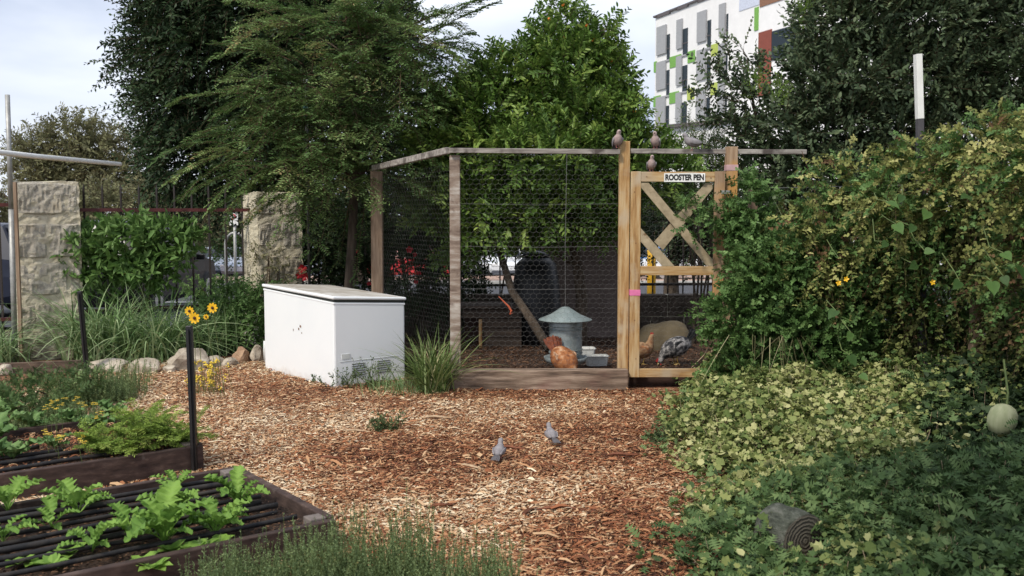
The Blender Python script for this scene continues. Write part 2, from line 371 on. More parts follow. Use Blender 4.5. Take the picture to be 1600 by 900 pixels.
M['flowereye'] = flat('dark_flower_centre', (.06, .02, .01), .8)
M['redpetal'] = flat('red_petal', (.42, .014, .025), .6)
M['orange'] = flat('orange_peel', (.66, .17, .012), .5)
M['gourd'] = nmat('pale_gourd', [(.35, (.30, .33, .18)), (.5, (.37, .39, .23)), (.68, (.45, .46, .29))], 3, 8, .55, .25, .006, stretch=(7, 7, 1.2), spots=((.18, .17, .09), 9, .62, .08))
M['pinkfaded'] = flat('faded_pink_tape', (.52, .33, .34), .6)
M['pink'] = flat('pink_tape', (.78, .20, .42), .5)
M['signw'] = flat('white_sign', (.82, .82, .8), .5)
M['ink'] = flat('black_lettering', (.015, .015, .015), .6)
M['glass'] = flat('dark_glass', (.012, .022, .030), .3, 0, .25)
M['carglass'] = flat('car_glass', (.03, .036, .042), .25, 0, .35)
M['tyre'] = flat('tyre_rubber', (.02, .02, .02), .8)
M['rim'] = flat('alloy_rim', (.5, .5, .5), .35, .7)
M['lamp'] = flat('tail_lamp', (.4, .02, .02), .2)
M['headlamp'] = flat('headlight', (.7, .7, .7), .15)

# ------------------------------------------------------------------ ground
def grid_sheet(name, xs, ys, zf, mat, kind='structure'):
    X, Y = np.meshgrid(xs, ys); Z = np.vectorize(zf)(X, Y)
    V = np.stack([X, Y, Z], -1).reshape(-1, 3); nx = len(xs)
    F = [(j * nx + i, j * nx + i + 1, (j + 1) * nx + i + 1, (j + 1) * nx + i) for j in range(len(ys) - 1) for i in range(nx - 1)]
    o = np_mesh(name, V, F, mat, smooth=True); return tag(o, kind=kind)
grid_sheet('ground', [-600, -60, -20, 20, 60, 600], [-30, 0, 13, 14, 22, 30, 45, 75, 120, 900], lambda x, y: gz(y) - .03, M['grassland'])
def zmulch(x, y): return .018 * mnoise.noise(Vector((x * .9, y * .9, 0))) + .008 * mnoise.noise(Vector((x * 4, y * 4, 3)))
grid_sheet('mulch_yard', np.arange(-7, 6.01, .1), np.arange(2.5, 11.3, .1), zmulch, M['mulch'])
grid_sheet('garden_soil', [-14, -7.5, -4, 0, 4, 8, 14], [11.28, 12, 13, 13.9], lambda x, y: -.008, M['soil'])
grid_sheet('road', [-80, -20, 20, 80], [21.5, 30, 36], lambda x, y: gz(y) + .02, M['asphalt'])
grid_sheet('parking_bay', [-80, -20, 20, 80], [14.4, 17, 21.2], lambda x, y: gz(y) + .016, M['asphalt'])
grid_sheet('pavement', [-80, -20, 20, 80], [36.3, 41, 46], lambda x, y: gz(y) + .10, M['paving'])
grid_sheet('car_park', [-80, -20, 20, 80], [46.02, 58, 75], lambda x, y: gz(y) + .02, M['asphalt'])
k = MB(); k.beam((-80, 36.15, gz(36.15) + .03), (80, 36.15, gz(36.15) + .03), .3, .18); tag(k.build('far_kerb', M['kerb']), kind='structure')
k = MB(); k.beam((-80, 21.35, gz(21.3) + .02), (80, 21.35, gz(21.3) + .02), .28, .06); tag(k.build('near_kerb', M['kerb']), kind='structure')

# wood chips
def chips(name, mat, xy, Lr, Wr, tint, dz=.0):
    n = len(xy); z = np.array([zmulch(a, b) for a, b in xy]) + rng.random(n) * .016 + .004 + dz
    p = np.column_stack([xy, z]); an = rng.random(n) * 2 * math.pi
    an = np.where(rng.random(n) < .3, rng.normal(0, .5, n), an)
    d = np.column_stack([np.cos(an), np.sin(an), rng.normal(0, .16, n)])
    nn = norm(np.column_stack([rng.normal(0, .28, n), rng.normal(0, .28, n), np.ones(n)]))
    L = np.clip(rng.lognormal(math.log(Lr), .5, n), .008, .14); Wd = np.clip(rng.lognormal(math.log(Wr), .4, n), .003, .03)
    V, F = scatter(T_CHIP, p, d, nn, L, Wd)
    return tag(np_mesh(name, V, F, mat, None, np.repeat(tint, 6)), kind='stuff')
def in_bed(x, y):
    for (c, u, v, a, b) in BEDS:
        qx = (x - c[0]) * u[0] + (y - c[1]) * u[1]; qy = (x - c[0]) * v[0] + (y - c[1]) * v[1]
        if -.0 < qx < a and -.0 < qy < b: return True
    return False
BU = Vector((-.795, -.607, 0)); BV = Vector((-.607, .795, 0))       # along the bed, across the bed
BA0 = Vector((-.875, 4.80, 0)); BB0 = Vector((-2.01, 6.36, 0))
BEDS = [(BA0, BU, BV, 3.2, 1.25), (BB0, BU, BV, 3.6, 1.25)]
def yard_xy(n):
    out = []
    while len(out) < n:
        m = 200000
        Y = 4.0 + 7.3 * rng.random(m) ** 1.35; X = (rng.random(m) * 1.18 - .6) * Y * 1.02
        left = np.interp(Y, [4, 6, 8, 9, 9.6, 10.5, 11.4], [-9, -9, -9, -9, -9, -9, -9]); 
        right = np.interp(Y, [4, 4.6, 6.1, 7, 9, 9.6], [1.2, 1.2, 1.5, 1.4, 1.7, 2.0])
        ok = (X < right) & ~((Y > 9.3) & (X > -1.05)) & (X > np.interp(Y, [7, 10.9], [-5, -4.2]))
        XY = np.column_stack([X, Y])[ok]
        for x, y in XY:
            if y > 9.45 and -2.7 < x < -1.0 and (x + 1.68) * .634 * -1 + (y - 9.43) * .773 > 0 and (x + 1.68) * .773 + (y - 9.43) * .634 > 0: continue
            if in_bed(x, y): continue
            out.append((x, y))
            if len(out) >= n: break
    return np.array(out)
xy = yard_xy(165000)
nzv = np.array([mnoise.noise(Vector((a * .8, b * .8, 5))) + .6 * mnoise.noise(Vector((a * 2.6, b * 2.6, 9))) for a, b in xy])
redness = np.clip((xy[:, 0] + .9) * .16 + nzv * .9 + np.where(xy[:, 1] > 8.6, .08, 0), -.5, .6)
tint = np.clip(rng.beta(2.2, 2.0, len(xy)) + .085 - redness * .44, 0.02, 1)
chips('wood_chips', M['chip'], xy, .026, .0078, tint)
big = yard_xy(900); t2 = np.clip(rng.beta(2.4, 1.6, 900), 0.1, 1)
chips('large_wood_slivers', M['chip'], big, .07, .013, t2, .012)
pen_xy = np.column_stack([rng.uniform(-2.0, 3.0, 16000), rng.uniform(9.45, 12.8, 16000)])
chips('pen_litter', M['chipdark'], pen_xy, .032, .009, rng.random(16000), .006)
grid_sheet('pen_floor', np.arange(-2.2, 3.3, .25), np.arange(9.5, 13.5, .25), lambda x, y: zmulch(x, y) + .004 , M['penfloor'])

# ------------------------------------------------------------------ rooster pen
YP = 9.42
def px_at(px, Y): return P(px, 330, Y).x
def pz_at(py, Y): return P(800, py, Y).z
XA, XG, XR = px_at(711, YP), px_at(975, YP), px_at(1142, YP)
pen = thing('rooster_pen', ((XA + XG) / 2, YP, 0), 'weathered timber and chicken wire rooster pen around the citrus tree', 'chicken pen')
zt = pz_at(236, YP)
def part(name, mb, mat, parent, **kw):
    lab = kw.pop('label', None); o = mb.build(name, mat, parent, **kw)
    if lab: o['label'] = lab
    return o
PB = Vector((px_at(589, 11.0), 11.0, 0)); zb = pz_at(262, 11.0)
pbm = MB().box((XA, YP, zt / 2 - .02), (.098, .098, zt - .04)).jitter(.004, 3, 1)
part('post', pbm, M['greywood_z'], pen, bevel=.005, label='grey banded timber corner post')
part('post', MB().box((PB.x, PB.y, zb / 2 - .02), (.125, .1, zb - .04)).jitter(.003, 3, 2), M['brownpost'], pen, bevel=.005, label='brown rear timber post behind the freezer')
part('post', MB().box((XG, YP + .01, zt / 2 + .07), (.098, .098, zt + .09 - .19 + .14)), M['pine_z'], pen, bevel=.005, label='yellow pine gate post')
gp = part('post', MB().box((XR, YP + .02, zt / 2 + .02), (.105, .098, zt + .04)), M['pinegrey_z'], pen, bevel=.005, label='brown pine hinge post with pink tape')
part('tape_mark', MB().box((XR, YP + .02, pz_at(262, YP)), (.111, .104, .055)), M['pinkfaded'], gp)
part('rail', MB().beam((XA - .05, YP - .075, zt), (XG - .051, YP - .075, zt - .012), .05, .045).jitter(.004, 1.5, 3), M['greywood_x'], pen, bevel=.004)
part('rail', MB().beam((XG + .051, YP - .0, zt + .0), (px_at(1262, YP), YP + .1, zt - .005), .05, .045).jitter(.004, 1.5, 4), M['greywood_x'], pen, bevel=.004)
part('rail', MB().beam((PB.x - .02, PB.y - .07, zb - .01), (XA - .06, YP - .06, zt), .05, .06).jitter(.004, 1.5, 5), M['greywood_x'], pen, bevel=.004)
yB = YP - .11
part('base_beam', MB().box(((px_at(704, yB) + px_at(983, yB)) / 2, yB, .095), (px_at(983, yB) - px_at(704, yB), .12, .2)).jitter(.008, 3, 6), M['sleeper'], pen, bevel=.012)
part('base_beam', MB().box(((px_at(988, YP) + px_at(1150, YP)) / 2, YP + .1, .06), (px_at(1150, YP) - px_at(988, YP), .08, .14)).jitter(.006, 3, 7), M['sleeper_dark'], pen, bevel=.01)
part('base_beam', MB().beam((PB.x, PB.y, .08), (XA - .02, YP + .06, .08), .05, .18), M['sleeper_dark'], pen, bevel=.01)
def hexmesh(name, a, b, z0, z1, cell, r, parent, off=0.):
    a = Vector(a); b = Vector(b); Lh = (b - a).length; dx = (b - a).normalized()
    w = cell; hgt = cell * .5; A, B = [], []
    rows = int((z1 - z0) / (hgt * 1.5)) + 1; cols = int(Lh / w) + 1
    for j in range(rows):
        for i in range(cols):
            cx = i * w + (w / 2 if j % 2 else 0); cz = j * hgt * 1.5
            v = [(cx, cz - hgt * .5 - hgt * .5), (cx + w / 2, cz - hgt * .5), (cx + w / 2, cz + hgt * .5), (cx, cz + hgt)]
            v = [(x, z) for x, z in v]
            pts = [(cx + w / 2, cz - hgt * .5), (cx + w / 2, cz + hgt * .5), (cx, cz + hgt), (cx - w / 2, cz + hgt * .5)]
            for q in range(3):
                (x0, y0), (x1, y1) = pts[q], pts[q + 1]
                if min(x0, x1) < 0 or max(x0, x1) > Lh or min(y0, y1) < 0 or max(y0, y1) > z1 - z0: continue
                A.append((x0, y0)); B.append((x1, y1))
    def to3(q):
        q = np.array(q); p = np.array(a)[None] + q[:, 0:1] * np.array(dx)[None]; p[:, 2] = z0 + q[:, 1]
        sag = np.array([mnoise.noise(Vector((x * 1.3, z * 1.3, off))) for x, z in q]) * .02
        p[:, 1] += sag; p[:, 0] += sag * .6; return p
    o = sticks(name, M['wire'], parent, to3(A), to3(B), r, r); o['kind'] = 'stuff'; return o
hexmesh('wire_mesh', (XA + .05, YP, 0), (XG - .05, YP, 0), .2, zt - .03, .060, .0008, pen)
hexmesh('wire_mesh', (PB.x + .03, PB.y - .04, 0), (XA - .03, YP + .03, 0), .15, zt - .12, .060, .0007, pen, 3)
for z in (.95, 1.35, 1.75):
    part('strand_wire', MB().tube([(XA + .05, YP - .012, z), ((XA + XG) / 2, YP - .012, z - .012), (XG - .05, YP - .012, z)], .0012, 4), M['wire'], pen)

gx0, gx1 = px_at(985, YP - .05), px_at(1131, YP - .05); yg = YP - .06
def gzv(py): return pz_at(py, yg)
gate = thing('pen_gate', (gx0, yg, .08), 'yellow pine gate with crossed braces and chicken wire, closed, beside the pen post', 'gate')
sw = .094
g_st = [part('stile', MB().box((gx0 + sw / 2, yg, (gzv(268) + gzv(589)) / 2), (sw, .045, gzv(268) - gzv(589))), M['pine_z'], gate, bevel=.004, label='left stile with pink tape'),
        part('stile', MB().box((gx1 - sw / 2, yg, (gzv(268) + gzv(589)) / 2), (sw, .045, gzv(268) - gzv(589))), M['pinegrey_z'], gate, bevel=.004, label='right stile with faded pink tape')]
part('tape_mark', MB().box((gx0 + sw / 2, yg, gzv(457)), (sw + .006, .051, .055)), M['pink'], g_st[0])
part('tape_mark', MB().box((gx1 - sw / 2, yg, gzv(355)), (sw + .006, .051, .055)), M['pinkfaded'], g_st[1])
xi0, xi1 = gx0 + sw + .001, gx1 - sw - .001
for (ya, yb_) in ((268.5, 284), (416, 430), (576, 589)):
    part('rail', MB().box(((xi0 + xi1) / 2, yg, (gzv(ya) + gzv(yb_)) / 2), (xi1 - xi0, .041, gzv(ya) - gzv(yb_))), M['pine_x'], gate, bevel=.004)
def brace(pts, y, t=.02):
    n = len(pts); q = [P(a, b, yg) for a, b in pts]; vs = [Vector((v.x, yy, v.z)) for yy in (y - t / 2, y + t / 2) for v in q]
    mb = MB().add(vs, [tuple(range(n)), tuple(range(2 * n - 1, n - 1, -1))] + [(i, (i + 1) % n, n + (i + 1) % n, n + i) for i in range(n)])
    return part('brace', mb, M['brace'], gate, bevel=.002)
brace([(1001, 286), (1013, 286), (1113, 406), (1113, 415), (1104, 415), (1001, 292)], yg - .008)
brace([(1103, 286), (1113, 286), (1113, 295), (1036, 390), (1023, 378)], yg + .014)
brace([(1001, 357), (1052.5, 415), (1034.5, 415), (1001, 377)], yg - .0085)
part('hinge', MB().box((gx1 + .012, yg - .026, gzv(300)), (.09, .006, .03)), M['galvpole'], gate)
part('hinge', MB().box((gx1 + .012, yg - .026, gzv(545)), (.09, .006, .03)), M['galvpole'], gate)
hexmesh('wire_mesh', (xi0, yg + .03, 0), (xi1, yg + .03, 0), gzv(580), gzv(280), .060, .0006, gate, 7)
for (x, y) in ((991, 300), (993, 380), (991, 500), (993, 560), (1122, 420), (1122, 300), (1010, 276), (1110, 278)):
    c = P(x, y, yg); part('nail_head', MB().box((c.x, yg - .0235, c.z), (.008, .004, .008)), M['rust'], gate)

sx0, sx1 = px_at(1037, yg - .03), px_at(1101, yg - .03)
sg = thing('name_sign', ((sx0 + sx1) / 2, yg - .027, gzv(277.5)), 'small white sign with black ROOSTER PEN lettering on the gate top rail', 'sign')
part('panel', MB().box(((sx0 + sx1) / 2, yg - .0265, gzv(277.5)), (sx1 - sx0, .006, .081)), M['signw'], sg)
def text_obj(name, s, size, loc, mat, parent, width=None, weight=.0, rotz=0):
    cu = bpy.data.curves.new(name, 'FONT'); cu.body = s; cu.size = size; cu.align_x = 'CENTER'; cu.align_y = 'CENTER'
    cu.extrude = .0008; cu.offset = weight
    o = bpy.data.objects.new(name, cu); link(o); bpy.context.view_layer.update()
    dg = bpy.context.evaluated_depsgraph_get(); me = bpy.data.meshes.new_from_object(o.evaluated_get(dg))
    bpy.data.objects.remove(o); me.materials.clear(); me.materials.append(mat)
    xs = [v.co.x for v in me.vertices]; w = max(xs) - min(xs); k_ = (width / w) if width else 1
    rot = Matrix.Rotation(rotz, 3, 'Z') @ Matrix.Rotation(math.pi / 2, 3, 'X')
    base = wloc(parent)
    for v in me.vertices: v.co = rot @ Vector((v.co.x * k_, v.co.y, v.co.z)) + Vector(loc) - base
    m = bpy.data.objects.new(name, me); link(m, parent); return m
text_obj('lettering', 'ROOSTER PEN', .072, ((sx0 + sx1) / 2, yg - .0305, gzv(277.5) - .001), M['ink'], sg, (sx1 - sx0) * .94, .0034)

# pen furniture
Yf = 10.15
fc = P(883, 563, Yf); fc.z = .04
feeder = thing('poultry_feeder', (fc.x, Yf, 0), 'hanging galvanised poultry feeder with a wide conical lid', 'feeder')
tilt = Matrix.Rotation(R(-4), 3, 'Y') @ Matrix.Rotation(R(3), 3, 'X')
s_ = Yf / FPX
def fz(py): return pz_at(py, Yf)
zr = fz(499); ztp = fz(479)
part('lid', MB().lathe([(.012, ztp), (.04, ztp - .006), (.15, (zr + ztp) / 2 - .012), (.272, zr + .002), (.276, zr - .004), (.27, zr - .004)], (fc.x, Yf, 0), 40), M['galvlid'], feeder, smooth=True)
drum = part('drum', MB().lathe([(.165, zr - .012), (.17, zr - .02), (.168, fz(512)), (.168, fz(548)), (.172, fz(552))], (fc.x + .005, Yf, 0), 36), M['galv'], feeder, smooth=True)
for zz in (fz(509), fz(514), fz(545), fz(550)):
    part('band', MB().lathe([(.168, zz - .005), (.176, zz), (.168, zz + .005)], (fc.x + .005, Yf, 0), 36), M['galvlid'], drum, smooth=True)
part('tray', MB().lathe([(.05, fz(566)), (.20, fz(566)), (.225, fz(557)), (.215, fz(557)), (.165, fz(560))], (fc.x + .005, Yf, 0), 36), M['galv'], feeder, smooth=True)
part('hanging_wire', MB().tube([(fc.x, Yf, ztp), (fc.x - .004, Yf, 1.3), (fc.x + .01, Yf, 2.3)], .003, 5), M['wire'], feeder)

def tub(px, py, Y, w, label):
    c = P(px, py, Y)
    t = thing('plastic_tub', (c.x, Y, .015), label, 'tub', 'plastic tubs in the pen', rz=.1)
    mb = MB(); rings = []
    for (s, z) in ((.86, 0), (1, .1), (1.06, .1), (1.06, .108), (.97, .108), (.83, .03)):
        hw, hd = w / 2 * s, w * .36 * s
        rings.append([Vector((x * hw, y * hd, z)) for x, y in ((-1, -.8), (-.85, -1), (.85, -1), (1, -.8), (1, .8), (.85, 1), (-.85, 1), (-1, .8))])
    mb.loft(rings); o = part('tub_body', mb, M['plastic'], t, local=True)
    part('grain', MB().box((0, 0, .062), (w * .82, w * .6, .02)), M['feed'], t, local=True)
tub(932, 571, 10.7, .24, 'small white plastic tub of grain right of the feeder')
tub(911, 556, 11.3, .26, 'whitish plastic tub just behind the grain tub')

# walls behind the pen
def wall_blocks(name, x0, x1, y, z0, z1, bw, bh, mat, label, cat='wall', th=.24):
    t = thing(name, ((x0 + x1) / 2, y, z0), label, cat)
    part('core', MB().box(((x0 + x1) / 2, y + .01, (z0 + z1) / 2), (x1 - x0 - .02, th - .03, z1 - z0 - .02)), M['mortar'] if name != 'rendered_wall' else mat, t)
    j = 0; z = z0
    meshes = [MB().box((0, 0, 0), (bw - .015, th, bh - .015)).jitter(.008, 5, s) for s in range(4)]
    obs = None
    while z < z1 - .02:
        x = x0 - (bw / 2 if j % 2 else 0)
        while x < x1 - .02:
            a = max(x, x0); b = min(x + bw, x1)
            if b - a > .05:
                m = MB().box(((a + b) / 2, y, z + bh / 2), (b - a - .015, th, bh - .015)).jitter(.006, 5, random.random() * 9)
                part('stone_block', m, mat, t, bevel=.008)
            x += bw
        z += bh; j += 1
    return t
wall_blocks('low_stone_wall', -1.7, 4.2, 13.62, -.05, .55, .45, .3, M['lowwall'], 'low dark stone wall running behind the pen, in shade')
dw = thing('rendered_wall', (.85, 13.2, 0), 'tall dark rendered wall behind the feeder', 'wall')
xw0, xw1 = px_at(845, 13.2), px_at(985, 13.2); zw = pz_at(372, 13.2)
part('wall_slab', MB().box(((xw0 + xw1) / 2, 13.2, zw / 2), (xw1 - xw0, .2, zw)), M['darkwall'], dw, bevel=.02)
part('coping', MB().box(((xw0 + xw1) / 2, 13.2, zw + .025), (xw1 - xw0 + .05, .26, .05)), M['darkwall'], dw, bevel=.01)
bn = thing('compost_bin', (px_at(838, 12.6), 12.6, 0), 'black domed compost bin between the pen wall and the leaning trunk', 'bin')
part('bin_body', MB().lathe([(.34, 0), (.33, .3), (.29, .8), (.25, 1.02), (.14, 1.12), (.03, 1.14)], (px_at(838, 12.6), 12.6, 0), 28), M['blackmetal'], bn, smooth=True)
part('bin_lid', MB().lathe([(.17, 1.10), (.16, 1.15), (.03, 1.18)], (px_at(838, 12.6), 12.6, 0), 28), M['blackmetal'], bn, smooth=True)
# nesting box, boulder
M['nestwood'] = nmat('dark_nest_wood', [(.3, (.04, .03, .025)), (.7, (.11, .08, .06))], 5, 8, .9, .4, .006, stretch=(1, 6, 6))
nb = thing('nest_box', (px_at(765, 12.2), 12.2, 0), 'low brown timber nest box at the back of the pen with an open doorway', 'nest box')
nx0, nx1 = px_at(722, 12.2), px_at(815, 12.2); nzt = pz_at(482, 12.2)
for i in range(4):
    zc = (i + .5) * nzt / 4
    a, b = (px_at(752, 12.2), nx1) if i < 3 else (nx0, nx1)
    part('plank', MB().box(((a + b) / 2, 12.2, zc), (b - a, .03, nzt / 4 - .008)), M['nestwood'], nb, bevel=.003)
part('doorway_post', MB().box((px_at(750, 12.1), 12.17, nzt * .37), (.04, .05, nzt * .72)), M['pine_z'], nb)
part('roof', MB().box(((nx0 + nx1) / 2, 12.45, nzt + .02), (nx1 - nx0 + .1, .62, .03)), M['nestwood'], nb)
part('back_panel', MB().box(((nx0 + nx1) / 2, 12.72, nzt / 2), (nx1 - nx0, .03, nzt - .01)), M['sleeper_dark'], nb)
def rock(name, c, size, mat, label, cat='rock', group=None, seed=0., rz=0., n=2):
    import bmesh
    bm = bmesh.new(); bmesh.ops.create_icosphere(bm, subdivisions=n + 1, radius=1)
    for v in bm.verts:
        q = v.co.copy(); p4 = (abs(q.x) ** 3.4 + abs(q.y) ** 3.4 + abs(q.z) ** 3.4) ** (1 / 3.4); q /= p4
        if n == 2:
            for c_ in range(7):
                pn = mnoise.random_unit_vector() if False else Vector((math.sin(c_ * 2.4 + seed), math.cos(c_ * 3.7 + seed * 1.7), math.sin(c_ * 1.3 + seed * .6) * .8 + .35)).normalized(); dd = q.dot(pn) - .86
                if dd > 0: q -= pn * dd
        q += mnoise.noise_vector(q * 1.1 + Vector((seed, seed, 0))) * .22 + mnoise.noise_vector(q * 3.2 + Vector((seed, 0, 2))) * .07
        v.co = Matrix.Rotation(rz, 3, 'Z') @ Vector((q.x * size[0] / 2, q.y * size[1] / 2, q.z * size[2] / 2))
    me = bpy.data.meshes.new(name); bm.to_mesh(me); bm.free(); me.materials.append(mat)
    me.polygons.foreach_set('use_smooth', [n != 2] * len(me.polygons))
    o = bpy.data.objects.new(name, me); o.location = c; link(o); return tag(o, label, cat, group)
rock('boulder', (px_at(1038, 12.0), 12.0, .10), (.66, .4, .46), M['boulder'], 'large smooth tan boulder behind the hens inside the gate', seed=4., n=3)

# ------------------------------------------------------------------ chest freezer
_n = M['white'].node_tree; _b = _n.nodes['Principled BSDF']; _src = _b.inputs['Base Color'].links[0].from_socket    # mud splashed up from the ground
_tc = _n.nodes.new('ShaderNodeTexCoord'); _sp = _n.nodes.new('ShaderNodeSeparateXYZ'); _nz = _n.nodes.new('ShaderNodeTexNoise'); _nz.inputs['Scale'].default_value = 9; _nz.inputs['Detail'].default_value = 8
_n.links.new(_tc.outputs['Object'], _sp.inputs[0]); _n.links.new(_tc.outputs['Object'], _nz.inputs['Vector'])
_ma = _n.nodes.new('ShaderNodeMath'); _ma.operation = 'MULTIPLY_ADD'; _ma.inputs[1].default_value = .27; _n.links.new(_nz.outputs['Fac'], _ma.inputs[0]); _mb = _n.nodes.new('ShaderNodeMath'); _mb.operation = 'MULTIPLY'; _mb.inputs[1].default_value = -1; _n.links.new(_sp.outputs['Z'], _mb.inputs[0]); _n.links.new(_mb.outputs[0], _ma.inputs[2])
_r = ramp(_n, [(.06, (0, 0, 0)), (.24, (.6, .6, .6))]); _n.links.new(_ma.outputs[0], _r.inputs[0]); _m = _n.nodes.new('ShaderNodeMix'); _m.data_type = 'RGBA'; _n.links.new(_r.outputs[0], _m.inputs[0]); _n.links.new(_src, _m.inputs[6]); _m.inputs[7].default_value = (.36, .26, .17, 1); _n.links.new(_m.outputs[2], _b.inputs['Base Color'])
fC = G(523, 607); fu = Vector((-.634, .773, 0)); fv = Vector((.773, .634, 0))
fr = thing('chest_freezer', fC, 'old white chest freezer with a crooked dusty lid standing on the mulch', 'freezer')
LU, LV = 1.50, .80; zc_, zl_, zr_ = pz_at(466, fC.y), .90, .80
Mf = lambda a, b, z: fC + fu * a + fv * b + Vector((0, 0, z))
def slab(a0, a1, b0, b1, z0, z1, ins=0):          # z as functions of (a,b)
    mb = MB(); vs = [Mf(a, b, z(a, b)) for z in (z0, z1) for (a, b) in ((a0, b0), (a1, b0), (a1, b1), (a0, b1))]
    return mb.add(vs, [(0, 1, 2, 3), (7, 6, 5, 4), (0, 4, 5, 1), (1, 5, 6, 2), (2, 6, 7, 3), (3, 7, 4, 0)])
ztop = lambda a, b: .86 + .045 * a / LU - .05 * b / LV
body = part('cabinet', slab(0, LU, 0, LV, lambda a, b: -.03, lambda a, b: ztop(a, b) - .045), M['white'], fr, bevel=.018)
part('seal_strip', slab(.01, LU - .01, .01, LV - .01, lambda a, b: ztop(a, b) - .05, lambda a, b: ztop(a, b) - .012), M['seal'], fr)
part('rim', slab(-.003, LU + .003, -.003, LV + .003, lambda a, b: ztop(a, b) - .062, lambda a, b: ztop(a, b) - .04), M['white'], fr, bevel=.006)
zlid = lambda a, b: ztop(a, b) - .018 + .022 * (1 - abs(a / LU - .0)) * (b / LV < .5) + .012
lidp = part('lid', slab(-.012, LU + .012, -.014, LV + .014, lambda a, b: ztop(a, b) - .012 - .012 * (a / LU), lambda a, b: ztop(a, b) + .018 - .010 * (a / LU)), M['white'], fr, bevel=.012)
part('dusty_top', slab(.02, LU - .02, .02, LV - .02, lambda a, b: ztop(a, b) + .0, lambda a, b: ztop(a, b) + .021 - .010 * (a / LU)), M['whitelid'], lidp, bevel=.004)
for i in range(6):                                   # vent slots on the short side
    for (b0, b1) in ((.19, .34), (.47, .62)):
        z = .10 + i * .022
        part('vent_slot', slab(-.004, .004, b0, b1, lambda a, b, z=z: z, lambda a, b, z=z: z + .006), M['seal'], body)
part('vent_panel_edge', slab(-.003, .003, .06, .72, lambda a, b: .245, lambda a, b: .249), M['plastic'], body)
part('badge', slab(-.004, .004, .08, .17, lambda a, b: .27, lambda a, b: .32), M['plastic'], body)
for (a, z, w, h) in ((.66, .52, .03, .03), (.70, .49, .02, .03), (.64, .46, .012, .02), (.82, .47, .01, .03)):
    part('chipped_paint', MB().add([Mf(a, -.0035, z), Mf(a + w, -.0035, z + h * .3), Mf(a + w * .7, -.0035, z + h), Mf(a - w * .2, -.0035, z + h * .7)], [(0, 1, 2, 3)]), M['rust'], body)
part('hinge', slab(LU * .2, LU * .26, LV + .001, LV + .03, lambda a, b: .70, lambda a, b: .80), M['plastic'], fr)
part('drain_hose', MB().tube([Mf(LU + .02, .02, .08), Mf(LU + .03, .02, .2), Mf(LU + .02, .02, .3)], .02, 8), M['plastic'], fr, smooth=True)

# ------------------------------------------------------------------ stone pillars
def block_mesh(cx, cz, w, h, y, d, seed, rough=.014):
    """a rough faced block: front face subdivided and displaced"""
    nx, nz = max(4, int(w / .022)), max(3, int(h / .022)); vs = []; fs = []
    for j in range(nz + 1):
        for i in range(nx + 1):
            u, v = i / nx, j / nz; x = cx - w / 2 + w * u; z = cz - h / 2 + h * v
            edge = min(u, 1 - u, v, 1 - v); q = Vector((x * 6, z * 6, seed))
            e = 0 if edge == 0 else 1
            wob = mnoise.noise_vector(Vector((x * 3, z * 3, seed))) * .018
            yy = y - (.018 + mnoise.noise(q) * rough + mnoise.noise(q * 3) * rough * .8 + abs(mnoise.noise(Vector((q.x * 4, q.y, q.z * 9)))) * rough * 1.1) * e
            vs.append((x + wob.x, yy, z + wob.z))
    for j in range(nz):
        for i in range(nx): k_ = j * (nx + 1) + i; fs.append((k_, k_ + 1, k_ + nx + 2, k_ + nx + 1))
    mb = MB(); mb.add(vs, fs)
    return mb
FR = R(33)                                  # the fence line runs away to the right
FD = Vector((math.cos(FR), math.sin(FR), 0)); FN = Vector((math.sin(FR), -math.cos(FR), 0))
def pillar(px, y, w, d, z1, rows, label):
    t = thing('stone_pillar', (px_at(px, y), y, 0), label, 'pillar', 'limestone pillars of the street fence', rz=FR); z0 = -.1; x0, x1 = -w / 2, w / 2
    core = MB(); n = 56; rings = []; K = 18
    for j in range(n + 1):
        z = z0 + (z1 - z0) * j / n; ring = []
        for (a, b) in [(i / K, 0) for i in range(K)] + [(1, i / K) for i in range(K)] + [(1 - i / K, 1) for i in range(K)] + [(0, 1 - i / K) for i in range(K)]:
            v = Vector((x0 + w * a, d * b, z)); ring.append(v + mnoise.noise_vector(v * 5 + Vector((px, 0, 0))) * .020 + mnoise.noise_vector(Vector((v.x * 14, v.y * 14, v.z * 22))) * .016)
        rings.append(ring)
    core.loft(rings); part('mortar_core', core, M['mortar'], t, local=True)
    for i, (za, zb_, cuts, mt) in enumerate(rows):
        for j in range(len(cuts) - 1):
            a = x0 + w * cuts[j] + .006; b = x0 + w * cuts[j + 1] - .010
            part('stone_block', block_mesh((a + b) / 2, (za + zb_) / 2, b - a, zb_ - za - .012, .012, .1, i * 3.7 + j * 9 + px, .022), M[mt], t, smooth=False, local=True)
    return t
y1 = 11.3; q1 = lambda py: pz_at(py, y1)
pillar(75, y1, .67, .6, q1(284),
       [(q1(336), q1(285), [0, 1], 'limegrey'), (q1(404), q1(348), [0, .48, 1], 'limegrey'), (q1(462), q1(410), [0, .8, 1], 'limegrey'), (q1(515), q1(474), [0, .35, 1], 'limestone'), (q1(560), q1(522), [0, .6, 1], 'limestone')],
       'pale limestone block pillar at the far left beside the metal pole')
y2 = 12.6; q2 = lambda py: pz_at(py, y2)
pillar(437, y2, .58, .62, q2(301),
       [(q2(338), q2(303), [0, .5, 1], 'limegrey'), (q2(386), q2(346), [0, .5, 1], 'limegrey'), (q2(440), q2(398), [0, .45, 1], 'limestone'), (q2(490), q2(446), [0, .6, 1], 'limestone')],
       'mossy limestone block pillar behind the chest freezer')
part_timber = thing('timber_batten', (px_at(25, y1), 11.0, 0), 'thin brown timber batten against the left edge of the pillar', 'batten')
part('batten', MB().box((px_at(25, 11.02), 11.02, 1.0), (.035, .03, 2.0)), M['brownpost'], part_timber)

